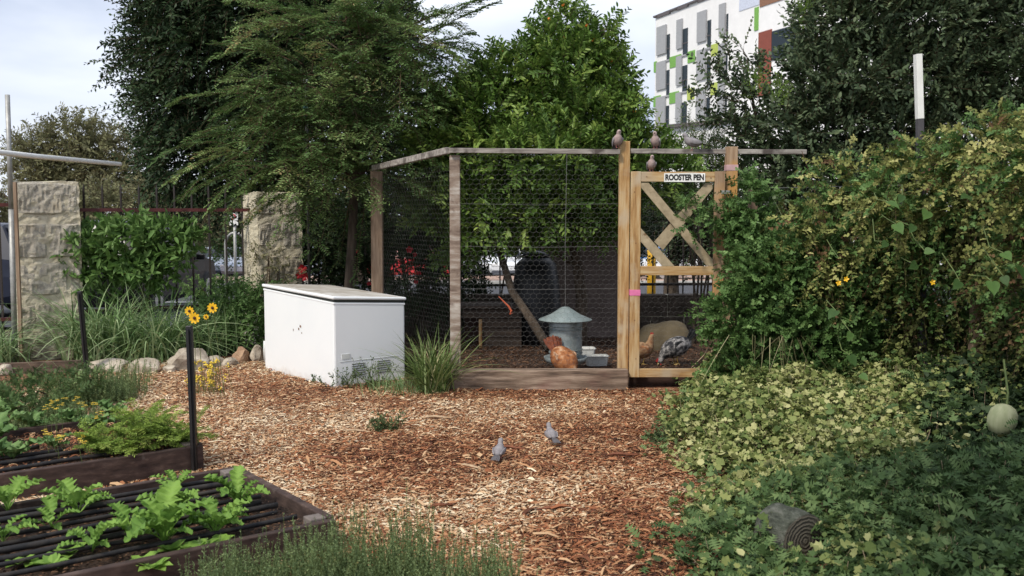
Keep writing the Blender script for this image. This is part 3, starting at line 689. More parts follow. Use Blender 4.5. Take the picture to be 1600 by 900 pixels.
# ------------------------------------------------------------------ iron fence
def iron_fence(xa, ya, xb, yb_, zt_, zb_, n, label, red=True, parts=True, step=None):
    t = thing('iron_fence', ((xa + xb) / 2, (ya + yb_) / 2, 0), label, 'fence', 'iron fence panels along the street')
    for z, r_ in ((zt_, .024), (zb_, .022)):
        part('rail', MB().beam((xa, ya, z), (xb, yb_, z), .045, r_ * 1.7), M['ironred' if red else 'iron'], t)
    for i in range(n):
        f = (i + .5) / n; x = xa + (xb - xa) * f; y = ya + (yb_ - ya) * f
        part('bar', MB().box((x, y, (zt_ + .27 + zb_ - .25) / 2), (.02, .02, zt_ - zb_ + .5)).lathe([(.013, zt_ + .25), (.001, zt_ + .31)], (x, y, 0), 6), M['iron'], t)
    return t
p1 = Vector((px_at(75, y1), y1, 0)) + FD * .33 - FN * .3; p2 = Vector((px_at(437, y2), y2, 0)) - FD * .28 - FN * .3
iron_fence(p1.x, p1.y, p2.x, p2.y, pz_at(328, 12), .50, 10, 'maroon railed iron fence between the two limestone pillars')
p0 = Vector((px_at(75, y1), y1, 0)) - FD * .34 - FN * .3; pm = p0 - FD * 1.3
iron_fence(pm.x, pm.y, p0.x, p0.y, pz_at(320, 11.3), .45, 5, 'short stretch of iron fence left of the first pillar')
p3 = Vector((px_at(437, y2), y2, 0)) + FD * .30 - FN * .3; p4 = p3 + FD * 2.2
iron_fence(p3.x, p3.y, p4.x, p4.y, pz_at(328, 12.9), .50, 10, 'dark iron fence running on behind the freezer and shrubs', red=False)
iron_fence(p4.x + .05, p4.y + .02, 4.6, p4.y + .4, 1.55, .62, 25, 'dark iron fence at the street, behind the rooster pen', red=False)

# ------------------------------------------------------------------ raised beds
def bed(o, lu, lv, h, label, post=True):
    t = thing('raised_bed', o, label, 'raised bed', 'timber raised garden beds')
    th = .045
    def b(p, q, name='side_board'):
        p = o + BU * p[0] + BV * p[1]; q = o + BU * q[0] + BV * q[1]
        return part(name, MB().beam(p + Vector((0, 0, h / 2 - .02)), q + Vector((0, 0, h / 2 - .02)), th, h + .04).jitter(.003, 2, p.x), M['bedwood'], t, bevel=.006)
    b((0, 0), (lu, 0)); b((0, lv), (lu, lv)); b((0, th), (0, lv - th / 2)); b((lu, th), (lu, lv))
    for (a, c_) in ((.07, .075), (.07, lv - .075)):
        q = o + BU * a + BV * c_
        part('corner_post', MB().box(q + Vector((0, 0, h / 2)), (.085, .085, h + .012), Matrix.Rotation(math.atan2(BU.y, BU.x), 3, 'Z')), M['bedtop'], t, bevel=.006)
    xs = np.linspace(.03, lu - .03, 70); ys = np.linspace(.03, lv - .03, 30); V = []; 
    for y in ys:
        for x in xs:
            q = o + BU * x + BV * y; V.append((q.x, q.y, h - .055 + .022 * mnoise.noise(q * 5) + .012 * mnoise.noise(q * 17)))
    F = [(j * 70 + i, j * 70 + i + 1, (j + 1) * 70 + i + 1, (j + 1) * 70 + i) for j in range(29) for i in range(69)]
    F = [f[::-1] for f in F]
    np_mesh('soil_fill', V, F, M['soil'], t, smooth=True)
    n = 7000; ab = rng.random((n, 2)) * [lu - .1, lv - .1] + .05
    p = np.array([(lambda q: (q.x, q.y, h - .05 + .022 * mnoise.noise(q * 5) + random.random() * .012))(o + BU * a + BV * c_) for a, c_ in ab])
    nn = norm(np.column_stack([rng.normal(0, .4, n), rng.normal(0, .4, n), np.ones(n)])); an = rng.random(n) * 6.28
    V, F = scatter(T_CHIP, p, np.column_stack([np.cos(an), np.sin(an), np.zeros(n)]), nn, rng.uniform(.006, .028, n), rng.uniform(.003, .009, n))
    tag(np_mesh('bark_crumbs', V, F, M['chipdark'], t, np.repeat(rng.random(n) ** .8, 6)), kind='stuff')
    return t
HB = .17
bed(BA0, 3.2, 1.25, HB, 'near timber raised bed with mustard greens and drip lines')
bed(BB0, 3.6, 1.25, HB, 'farther timber raised bed with marigolds and herbs')
def hose(o, lv, a0, a1, rad, label, grp, amp=.02, z=HB - .02, b_end=None):
    b_end = lv if b_end is None else b_end; pts = []; n = 22; s = random.random() * 50
    for i in range(n + 1):
        f = i / n; q = o + BU * (a0 + (a1 - a0) * f) + BV * (lv + (b_end - lv) * f) + BV * amp * mnoise.noise(Vector((f * 4, s, 0)))
        q.z = z + rad + .006 * mnoise.noise(Vector((f * 6, s, 5))); pts.append(q)
    t = MB().tube(pts, rad, 7).build('drip_line', M['irrig'], None, smooth=True)
    return tag(t, label, 'pipe', grp)
names = ['nearest the front board', 'second from the front board', 'third from the front board', 'fourth from the front board, thicker', 'middle one under the mustard leaves',
         'sixth from the front board', 'seventh from the front board', 'thick one close to the back board', 'hard against the back board']
for i, (b_, r_) in enumerate(((.17, .012), (.30, .011), (.40, .015), (.50, .016), (.62, .012), (.73, .012), (.85, .012), (.95, .017), (1.08, .013))):
    hose(BA0, b_, .12 + .05 * (i % 2), 3.1, r_, 'black drip irrigation pipe in the near bed, ' + names[i], 'drip pipes in the near bed', .05)
n2 = ['along the front board', 'second from the front', 'third from the front', 'farthest back']
for i, (b_, r_) in enumerate(((.12, .014), (.30, .015), (.42, .014), (.60, .014))):
    hose(BB0, b_, .55 + .1 * i, 3.5, r_, 'black irrigation pipe in the farther bed, ' + n2[i], 'drip pipes in the farther bed', .06)

# ------------------------------------------------------------------ stakes, poles and pipes
def stake(b, t_, r_, label, cap=True):
    o = thing('garden_stake', b, label, 'stake', 'black stakes at the raised beds')
    part('shaft', MB().beam(Vector(b) - Vector((0, 0, .05)), t_, r_ * 1.5, r_ * 1.9, up=(0, 1, 0)), M['blackmetal'], o, bevel=.004)
    part('fin', MB().beam(Vector(b) + Vector((.0, -r_ * 1.2, -.05)), Vector(t_) + Vector((0, -r_ * 1.2, -.02)), r_ * .5, r_ * .8, up=(0, 1, 0)), M['blackmetal'], o)
    return o
s1b = G(305, 738); s1t = P(295.5, 509, s1b.y)
stake(s1b, s1t, .024, 'tall black metal stake at the right corner of the farther bed'); 
s2b = G(137, 588); s2t = P(124.5, 455, s2b.y - .05)
stake(s2b, s2t, .026, 'leaning black metal stake beside the limestone rocks')
pl = thing('metal_pole', (px_at(16, 11.1), 11.1, 0), 'tall galvanised metal pole in front of the left pillar', 'pole')
part('shaft', MB().tube([(px_at(15, 11.1), 11.1, 0), (px_at(17.5, 11.1), 11.1, 1.7)], .030, 12), M['galvpole'], pl, smooth=True)
part('upper_shaft', MB().tube([(px_at(17.5, 11.1), 11.1, 1.68), (px_at(18.5, 11.1), 11.1, pz_at(148, 11.1))], .026, 12), M['galvpole'], pl, smooth=True)
pv = thing('white_pipe_frame', (-3.1, 5.0, 0), 'white plastic pipe reaching across the sky at the left edge', 'pipe')
pA = P(-150, 221.5, 4.9); pB = P(187.5, 256.5, 7.8)
part('crossbar', MB().tube([pA, (pA + pB) / 2 + Vector((0, 0, -.006)), pB], .0165, 14), M['pvc'], pv, smooth=True)
part('upright', MB().tube([(pA.x, pA.y, 0), pA + Vector((0, 0, .02))], .0165, 14), M['pvc'], pv, smooth=True)
bp = G(1443, 640); wp = thing('marker_post', (bp.x, bp.y, 0), 'post with a white top rising out of the vine hedge, dark lower half', 'post')
part('lower_shaft', MB().beam((bp.x, bp.y, -.05), P(1437, 186, bp.y), .05, .062, up=(0, 1, 0)), flat('dark_post_paint', (.07, .065, .075), .6), wp, bevel=.004)
wtop = part('upper_shaft', MB().beam(P(1437, 186, bp.y), P(1434, 85, bp.y), .05, .07, up=(0, 1, 0)), M['pvc'], wp, bevel=.003)
c = P(1437, 92, bp.y)
part('bolt_hole', MB().box((c.x, bp.y - .027, c.z), (.022, .006, .03)), M['rust'], wtop)
gp_ = thing('capped_pole', (px_at(482, 12.3), 12.3, 0), 'green wrapped pole with a pale cap among the feathery branches', 'pole')
part('shaft', MB().tube([(px_at(482, 12.3), 12.3, 0), (px_at(481, 12.3), 12.3, pz_at(140, 12.3))], .018, 8), flat('dark_pole_paint', (.05, .05, .045), .5), gp_, smooth=True)
part('green_wrap', MB().tube([(px_at(480.5, 12.3), 12.28, pz_at(192, 12.3)), (px_at(480, 12.3), 12.28, pz_at(160, 12.3))], .024, 8), flat('green_wrap', (.02, .12, .10), .5), gp_, smooth=True)
part('cap', MB().tube([(px_at(481, 12.3), 12.3, pz_at(139, 12.3)), (px_at(481, 12.3), 12.3, pz_at(124, 12.3))], .032, 10), M['galvpole'], gp_, smooth=True)
for nm_, dy in (('orange twine', 0),):
    pts = [P(779, 463, 10.6), P(788, 472, 10.6), P(795, 479, 10.6), P(799, 486, 10.6), P(797, 491, 10.6), P(801, 489, 10.5)]
    tw = MB().tube(pts, [.004, .008, .01, .012, .008, .003], 5).build('plastic_twine', flat('orange_twine', (.55, .12, .05), .5)); tag(tw, 'scrap of orange twine caught on a branch inside the pen', 'twine')

# ------------------------------------------------------------------ rocks and edging
rocks = [(166, 574, 52, 22, 'rock', 'broad flat pale rock beside the leaning stake'), (222, 574, 44, 24, 'rock', 'rounded cream rock, second right of the leaning stake'),
         (291, 563, 58, 34, 'rock', 'largest cream rock, behind the tall black stake'), (334, 566, 30, 18, 'rock', 'small pale rock right of the largest rock'),
         (357, 567, 26, 13, 'rock', 'low flat grey rock before the red sandstone'), (376, 556, 32, 24, 'rockred', 'squarish reddish sandstone rock near the freezer'),
         (401, 554, 24, 26, 'rock', 'upright tan rock touching the freezer side'), (130, 582, 26, 14, 'rock', 'little white rock at the foot of the leaning stake'),
         (6, 578, 34, 18, 'rock', 'pale rock at the far left by the timber edging'), (172, 644, 34, 14, 'rockred', 'flat brown rock at the back of the farther bed'),
         (262, 577, 26, 12, 'rock', 'thin buff rock in front of the largest rock')]
for i, (x, y, w, h, m_, lab) in enumerate(rocks):
    g = G(x, y + h * .45); s = g.y / FPX
    rock('limestone_rock' if m_ == 'rock' else 'sandstone_rock', (g.x, g.y + .05, h * s * .42), (w * s * 1.05, w * s * .7, h * s * 1.15), M[m_], lab, 'rock', 'rocks edging the garden bed', seed=i * 2.3, rz=.2 * i, n=2)
M['edging'] = nmat('old_edging', [(.3, (.05, .035, .027)), (.7, (.17, .12, .09))], 4, 8, .9, .6, .01, stretch=(1, 6, 6))
ed = thing('timber_edging', (-5.2, 10.9, 0), 'dark timber edging board at the foot of the left pillar', 'edging')
part('board', MB().beam(G(-60, 588) + Vector((0, 0, .05)), G(128, 580) + Vector((0, 0, .05)), .05, .14).jitter(.008, 3, 2), M['edging'], ed, bevel=.006)

# ------------------------------------------------------------------ log, gourd
lc = P(1258, 846, 4.68)
lg = thing('log_section', (lc.x, lc.y, 0), 'short grey log lying end-on in the creeper with ringed cut face', 'log')
ld = Vector((-.42, .9, -.0)).normalized(); rad = .134; zl = .095
def ringpts(c, r_, n=26):
    sd_ = ld.cross(Vector((0, 0, 1))).normalized(); up = Vector((0, 0, 1)); out = []
    for k_ in range(n):
        a = 2 * math.pi * k_ / n; rr = r_ * (1 + .05 * mnoise.noise(Vector((math.cos(a) * 1.5, math.sin(a) * 1.5, 3))))
        out.append(c + sd_ * math.cos(a) * rr + up * math.sin(a) * rr)
    return out
c0 = Vector((lc.x, lc.y, zl)); rings = [ringpts(c0 + ld * (i * .036), rad * (1 + .02 * math.sin(i))) for i in range(7)]
part('bark_side', MB().loft(rings).jitter(.007, 14, 2), nmat('grey_bark', [(.35, (.035, .04, .03)), (.5, (.10, .11, .085)), (.68, (.24, .24, .21))], 9, 10, .92, 1, .04, stretch=(1.5, 1, 3), ncoef=.75), lg, smooth=True)
ringmat, n_, b_ = base_mat('log_end_rings')
t_ = n_.nodes.new('ShaderNodeTexCoord'); mp_ = n_.nodes.new('ShaderNodeMapping'); wv = n_.nodes.new('ShaderNodeTexWave')
wv.wave_type = 'RINGS'; wv.rings_direction = 'SPHERICAL'; wv.inputs['Scale'].default_value = 17; wv.inputs['Distortion'].default_value = 3.4; wv.inputs['Detail'].default_value = 5; wv.inputs['Detail Scale'].default_value = 2.5
mp_.inputs['Location'].default_value = (0, 0, -zl)
r_ = ramp(n_, [(.15, (.05, .042, .032)), (.45, (.085, .075, .056)), (.9, (.115, .102, .078))])
n_.links.new(t_.outputs['Object'], mp_.inputs[0]); n_.links.new(mp_.outputs[0], wv.inputs['Vector']); n_.links.new(wv.outputs[0], r_.inputs[0]); n_.links.new(r_.outputs[0], b_.inputs['Base Color']); b_.inputs['Roughness'].default_value = .9
bpn = n_.nodes.new('ShaderNodeBump'); bpn.inputs['Strength'].default_value = .6; bpn.inputs['Distance'].default_value = .01; n_.links.new(wv.outputs[0], bpn.inputs['Height']); n_.links.new(bpn.outputs[0], b_.inputs['Normal'])
part('cut_face', MB().loft([ringpts(c0 - ld * .004, rad * .97), ringpts(c0 + ld * .002, rad * .97)]), ringmat, lg)
gc = P(1566, 656, 6.12)
go = thing('gourd', (gc.x, gc.y, gc.z), 'round pale green gourd hanging at the foot of the vine hedge', 'gourd')
part('fruit', MB().lathe([(.008, .102), (.026, .099), (.056, .085), (.080, .052), (.087, .0), (.080, -.048), (.058, -.082), (.026, -.097), (.006, -.1)], gc, 30, Matrix.Rotation(.25, 3, 'Y')), M['gourd'], go, smooth=True)
part('stalk', MB().tube([gc + Vector((.025, 0, .098)), gc + Vector((.04, .02, .16)), gc + Vector((.12, .25, .34))], .007, 6), M['stemgreen'], go)

# ------------------------------------------------------------------ vehicles
def car(x, y, rz, colour, label, L=4.4, Wd=1.78, H=1.45, suv=False, name='parked_car', cat='car', ground=None):
    z0 = (gz(y) if ground is None else ground) + .02
    t = thing(name, (x, y, z0), label, cat, 'vehicles parked along the street', rz=rz)
    w = Wd / 2; ch = .18
    if suv: st = [(-L/2, .5, .85, .9, .86), (-L/2 + .06, .3, .98, 1.02, .95), (-L/2 + .35, .25, 1.02, H - .04, .97), (-.3, .24, 1.0, H, 1), (L*.14, .24, .98, H - .06, 1), (L*.27, .24, .96, 1.0, .99), (L/2 - .15, .25, .82, .85, .94), (L/2, .4, .7, .72, .84)]
    else: st = [(-L/2, .42, .78, .80, .84), (-L/2 + .08, .28, .90, .92, .94), (-L*.36, .22, .93, .97, .97), (-L*.22, .22, .92, H - .08, 1), (0, .22, .91, H, 1), (L*.1, .22, .90, H - .04, 1), (L*.25, .22, .88, .93, .99), (L/2 - .2, .25, .74, .77, .94), (L/2, .4, .6, .62, .84)]
    rings = []
    for (sx, zb, zbelt, zr, k_) in st:
        W_ = w * k_; roofw = W_ * (1 - .26 * min(1, (zr - zbelt) / .5)) 
        rings.append([Vector((sx, -W_ * .93, zb)), Vector((sx, -W_, zb + .12)), Vector((sx, -W_, (zb + zbelt) / 2 + .08)), Vector((sx, -W_ * .97, zbelt)), Vector((sx, -roofw, zr - .03)), Vector((sx, -roofw * .85, zr)), Vector((sx, 0, zr + .015)),
                      Vector((sx, roofw * .85, zr)), Vector((sx, roofw, zr - .03)), Vector((sx, W_ * .97, zbelt)), Vector((sx, W_, (zb + zbelt) / 2 + .08)), Vector((sx, W_, zb + .12)), Vector((sx, W_ * .93, zb))])
    part('body', MB().loft(rings), colour, t, smooth=False, local=True, bevel=.02)
    def off(ring, i, f, o_): return None
    # side glass per bay
    cab = [i for i, s in enumerate(st) if s[3] - s[2] > .25]
    for i in range(cab[0], cab[-1]):
        for sgn, (lo, hi) in ((-1, (3, 4)), (1, (9, 8))):
            a0, a1, b0, b1 = rings[i][lo], rings[i][hi], rings[i+1][lo], rings[i+1][hi]
            f = lambda p, q, u: p.lerp(q, u)
            vs = [f(a0, a1, .1).lerp(f(b0, b1, .1), .05), f(a0, a1, .1).lerp(f(b0, b1, .1), .95), f(a0, a1, .88).lerp(f(b0, b1, .88), .95), f(a0, a1, .88).lerp(f(b0, b1, .88), .05)]
            part('side_window', MB().add([v + Vector((0, sgn * .014, .004)) for v in vs], [(0, 1, 2, 3)]), M['carglass'], t, local=True)
    for (i, j, nm) in ((cab[-1], cab[-1] + 1, 'windscreen'), (cab[0], cab[0] - 1, 'rear_window')):
        a0, a1, b0, b1 = rings[i][5], rings[i][7], rings[j][5], rings[j][7]
        vs = [a0.lerp(b0, .1), a1.lerp(b1, .1), a1.lerp(b1, .88), a0.lerp(b0, .88)]
        sx = 1 if j > i else -1
        part(nm, MB().add([v + Vector((sx * .012, 0, .02)) for v in vs], [(0, 1, 2, 3)]), M['carglass'], t, local=True)
    for sx in (-L * .31, L * .31):
        for sy in (-1, 1):
            m_ = Matrix.Rotation(math.pi / 2, 3, 'X')
            wh = part('wheel', MB().lathe([(.2, -.1), (.31, -.1), (.33, -.07), (.33, .07), (.31, .1), (.2, .1)], (sx, sy * (w - .08), .33), 18, m_), M['tyre'], t, local=True)
            part('rim', MB().lathe([(.02, -.112), (.2, -.105), (.2, .105), (.02, .112)], (sx, sy * (w - .08), .33), 10, m_), M['rim'], wh, local=True)
    for sy in (-1, 1):
        part('headlight', MB().box((L / 2 - .06, sy * w * .66, .64), (.1, .34, .12)), M['headlamp'], t, local=True)
        part('tail_lamp', MB().box((-L / 2 + .03, sy * w * .74, .82), (.08, .16, .2)), M['lamp'], t, local=True)
        part('mirror', MB().box((L * .17, sy * (w + .07), .98), (.1, .16, .11)), colour, t, local=True, bevel=.02)
    return t
def paint(n, c, met=.2): return flat(n, c, .22, met, .6, .6)
cb, cn, cs, cw, cr = flat('black_car_paint', (.008, .008, .009), .4, 0, .25), flat('navy_car_paint', (.018, .022, .04), .35, 0, .3), paint('silver_car_paint', (.42, .46, .54), .5), paint('white_car_paint', (.75, .77, .8), 0), paint('red_car_paint', (.5, .03, .04), 0)
def cpx(px, Y): return px_at(px, Y)
car(cpx(208, 18.6), 18.6, R(90), cb, 'black four wheel drive parked behind the bright green bush', 4.6, 1.85, 1.70, True)
car(cpx(-140, 17.2), 17.2, R(180), cn, 'dark blue car cut by the left edge behind the metal pole', 4.5, 1.8, 1.62, True)
car(cpx(318, 49), 49.5, R(-62), cs, 'silver car parked to the right of the black four wheel drive', 4.4)
car(cpx(352, 52), 53.5, R(-68), paint('grey_car_paint', (.10, .13, .14)), 'dark grey car half hidden between the two silver cars', 4.3)
car(cpx(392, 47), 47.8, R(-100), cs, 'silver car seen just left of the mossy limestone pillar', 4.5)
car(cpx(480, 48), 48.5, R(-85), cs, 'silver car glimpsed right of the mossy limestone pillar', 4.4)
car(cpx(792, 50), 50, R(-90), cw, 'white hatchback parked across the street, seen above the nest box', 4.2)
car(cpx(742, 51), 51, R(-90), cw, 'white sedan left of the white hatchback across the street', 4.4)
car(cpx(826, 50), 50.5, R(-90), cs, 'silver hatchback right of the white hatchback across the street', 4.2)
car(cpx(1098, 40), 41, R(180), cw, 'long white van parked behind the lower half of the gate', 4.9, 1.9, 1.95, True, name='parked_van', cat='van')
car(cpx(1015, 46), 46.5, R(-80), paint('blue_car_paint', (.04, .16, .42)), 'blue car seen through the left side of the gate', 4.2)
car(cpx(645, 44), 44, R(170), cr, 'red car glimpsed through the pen side wire', 4.2)

# street furniture beyond the fence
ps = thing('parking_sign', (cpx(366, 20), 20, gz(20)), 'small white parking sign on a grey post beyond the iron fence', 'sign')
part('post', MB().tube([(cpx(366, 20), 20, gz(20)), (cpx(366, 20), 20, pz_at(333, 20))], .03, 8), M['galvpole'], ps, smooth=True)
part('plate', MB().box((cpx(366, 20), 19.95, pz_at(342, 20)), (.17, .01, .25)), M['signw'], ps)
text_obj('lettering', 'P', .17, (cpx(366, 20), 19.94, pz_at(340, 20)), flat('sign_red', (.5, .03, .03), .5), ps, None, .006)
hp = thing('hoop_rail', (cpx(350, 22), 22, gz(22)), 'curved grey metal hoop rail beside the parking sign', 'rail')
pts = [(cpx(351, 22), 22, gz(22)), (cpx(351, 22), 22, pz_at(382, 22))]
for i in range(7):
    a = math.pi - math.pi * i / 6 * .75; pts.append((cpx(351, 22) + .22 + .22 * math.cos(a), 22, pz_at(382, 22) + .26 * math.sin(a)))
part('hoop', MB().tube(pts, .03, 8), M['galvpole'], hp, smooth=True)
yb_ = thing('bollard', (cpx(1019, 19), 19, gz(19)), 'yellow bollard seen through the left side of the gate', 'bollard')
part('shaft', MB().lathe([(.085, gz(19)), (.085, pz_at(386, 19) - .05), (.06, pz_at(386, 19)), (.01, pz_at(384, 19))], (cpx(1019, 19), 19, 0), 14), flat('yellow_paint', (.75, .42, .03), .5), yb_, smooth=True)

# ------------------------------------------------------------------ building
BL0 = Vector((12.75, 90, 0)); bd = Vector((.356, -1, 0)).normalized(); bn_ = Vector((bd.y, -bd.x, 0)); 
if bn_.y > 0: bn_ = -bn_
BG = -2.7
def bs(px):       # distance along the facade at which it is seen at px
    r_ = (px - 800) / FPX * 1.0
    return (r_ * BL0.y - BL0.x) / (bd.x - r_ * bd.y)
def bz(px, py):   # height on the facade seen at px, py
    s = bs(px); Y = BL0.y + bd.y * s; return pz_at(py, Y)
bld = thing('apartment_block', BL0 + Vector((0, 0, BG)), 'white multi-storey building with green and lime panels and grey screens, upper right', 'building')
bwhite = nmat('white_render', [(.3, (.76, .755, .76)), (.7, (.83, .825, .83))], 1.5, 5, .8, .05)
bgrey = nmat('grey_screen', [(.3, (.30, .305, .325)), (.7, (.38, .385, .40))], 3, 4, .5, .05, stretch=(1, 1, 8)); bdark = flat('dark_coping', (.10, .085, .09), .6)
bgreen, blime, bbrown, bred = flat('green_panel', (.17, .38, .07), .6), flat('lime_panel', (.42, .50, .10), .6), flat('brown_panel', (.24, .12, .07), .7), flat('red_panel', (.22, .055, .035), .7)
def fac(s0, s1, z0, z1, o0, o1):
    mb = MB(); vs = [BL0 + bd * s + bn_ * o + Vector((0, 0, z)) for z in (z0, z1) for (s, o) in ((s0, o0), (s1, o0), (s1, o1), (s0, o1))]
    return mb.add(vs, [(3, 2, 1, 0), (4, 5, 6, 7), (0, 1, 5, 4), (1, 2, 6, 5), (2, 3, 7, 6), (3, 0, 4, 7)])
ZT = pz_at(28, 90); SE = bs(1139)
part('wall', fac(0, SE, BG, ZT, -14, 0), bwhite, bld)
S2 = bs(1139); 
part('wall', fac(SE + .01, SE + 40, BG, ZT + 5, -14, .4), bwhite, bld, label='taller white end wing')
bays = [(1024, 1038.5, 1038.5, 1043), (1054.5, 1063, 1063, 1070.5), (1086, 1100, 1100.5, 1106), (1119.5, 1129, 1129.5, 1137.5)]
FH = 3.06; ztopw = [bz(1041, 55), bz(1067, 45), bz(1103, 31), bz(1133, 19)]
zw_ = sum(ztopw) / 4
whitecols = [(1018, 1024), (1043.5, 1054), (1071, 1085.5), (1106.5, 1119)]
for i, (a0, a1, w0, w1) in enumerate(bays):
    for f_ in range(7):
        zt_ = zw_ - f_ * FH
        wn = part('window', fac(bs(w0) , bs(w1), zt_ - 2.15, zt_, -.3, .03), M['glass'], bld)
        part('frame', fac(bs(w0) - .03, bs(w1) + .03, zt_ - 1.25, zt_ - 1.18, -.1, .06), bdark, wn)
        part('sill', fac(bs(w0) - .05, bs(w1) + .05, zt_ - 2.3, zt_ - 2.16, -.1, .1), bgrey, wn)
        if f_ % 1 == 0:
            sh = FH * .80; off_ = .9
            part('screen', fac(bs(a0), bs(a1) - .02, zt_ - sh + off_, zt_ + off_ - .0, .02, .14), bgrey, bld)
    part('coping', fac(bs(w1) + .05, (bs(bays[i + 1][0]) if i < 3 else SE), ZT, ZT + .16, -1, .2), bdark, bld)
    part('coping', fac(bs(a0) - .05, bs(w1) + .05, ZT - .12, ZT + .2, -1, .1), bdark, bld)
part('coping', fac(-.1, bs(1024), ZT, ZT + .16, -1, .2), bdark, bld)
# coloured panels; rows fall on the floor lines
for (x0, x1, f_, m_) in ((1043.5, 1054, 1, bgreen), (1055, 1061, 1, bgreen), (1071, 1082, 1, bgreen), (1107, 1119, 1, blime), (1019, 1023.5, 1, bgreen),
                         (1043.5, 1058, 2, bgreen), (1071, 1082, 2, blime), (1107, 1119, 2, blime), (1019, 1030, 2, bgreen), (1043.5, 1058, 3, bgreen), (1071, 1084, 3, bgreen), (1106, 1118, 3, blime), (1107, 1119, 4, bgreen)):
    zz = zw_ - f_ * FH + 1.05
    part('colour_panel', fac(bs(x0), bs(x1), zz - .95, zz + .0, -.1, .05), m_, bld)
part('colour_panel', fac(bs(1188), bs(1240), bz(1188, 12), ZT + 5.1, 0, .46), bbrown, bld, label='brown panel')
part('colour_panel', fac(bs(1180), bs(1186), bz(1183, 48), bz(1183, 12), 0, .46), bgreen, bld)
part('colour_panel', fac(bs(1187), bs(1207), bz(1197, 150), bz(1190, 51), 0, .46), bred, bld, label='red panel')
part('window', fac(bs(1207.5), bs(1250), bz(1210, 95), bz(1210, 49), 0, .45), M['glass'], bld)
part('banner', fac(bs(1156), bs(1187), bz(1160, 17), ZT + 4, 0, .44), flat('pale_banner', (.56, .60, .72), .6), bld)
part('roof_coping', fac(SE - .1, SE + 40.2, ZT + 5, ZT + 5.35, -14.2, .55), bdark, bld)
low = thing('low_annex', (cpx(1110, 62), 62, BG), 'low pale building with dark coping below the white block', 'building')
la, lb, lz = cpx(1046, 64), cpx(1185, 58), pz_at(196, 62)
part('wall', MB().add([(la, 64, BG), (lb, 58, BG), (lb + 3, 70, BG), (la + 3, 76, BG), (la, 64, lz), (lb, 58, lz), (lb + 3, 70, lz), (la + 3, 76, lz)], [(3, 2, 1, 0), (4, 5, 6, 7), (0, 1, 5, 4), (1, 2, 6, 5), (2, 3, 7, 6), (3, 0, 4, 7)]), bwhite, low)
part('coping', MB().beam((la - .1, 63.9, lz + .1), (lb + .1, 57.9, lz + .1), .4, .22), bdark, low)

# ------------------------------------------------------------------ trees and foliage
def EW(x, y, z, rx, ry, rz, w=1.): return (np.array([x, y, z]), np.array([rx, ry, rz]), w)
def E(px, py, Y, rx, ry, rd, wgt=1.):       # a foliage mass: place, half width, half height in picture units at that distance, half depth in metres
    c = P(px, py, Y); s = Y / FPX; return (np.array(c), np.array([rx * s, rd, ry * s]), wgt)
def spray_points(cl, n, inner=.45, front=.35):
    vol = np.array([w * (r[0] * r[2] + r[0] * r[1] + r[1] * r[2]) for _, r, w in cl]); idx = rng.choice(len(cl), n, p=vol / vol.sum())
    C_ = np.array([c for c, _, _ in cl])[idx]; R_ = np.array([r for _, r, _ in cl])[idx]
    u = rnd3(n); flip = (u[:, 1] > 0) & (rng.random(n) < front); u[flip, 1] *= -1
    rad_ = inner + (1 - inner) * rng.random(n) ** .6
    return C_ + u * R_ * rad_[:, None], norm(u * (1 / R_) ), idx, rad_
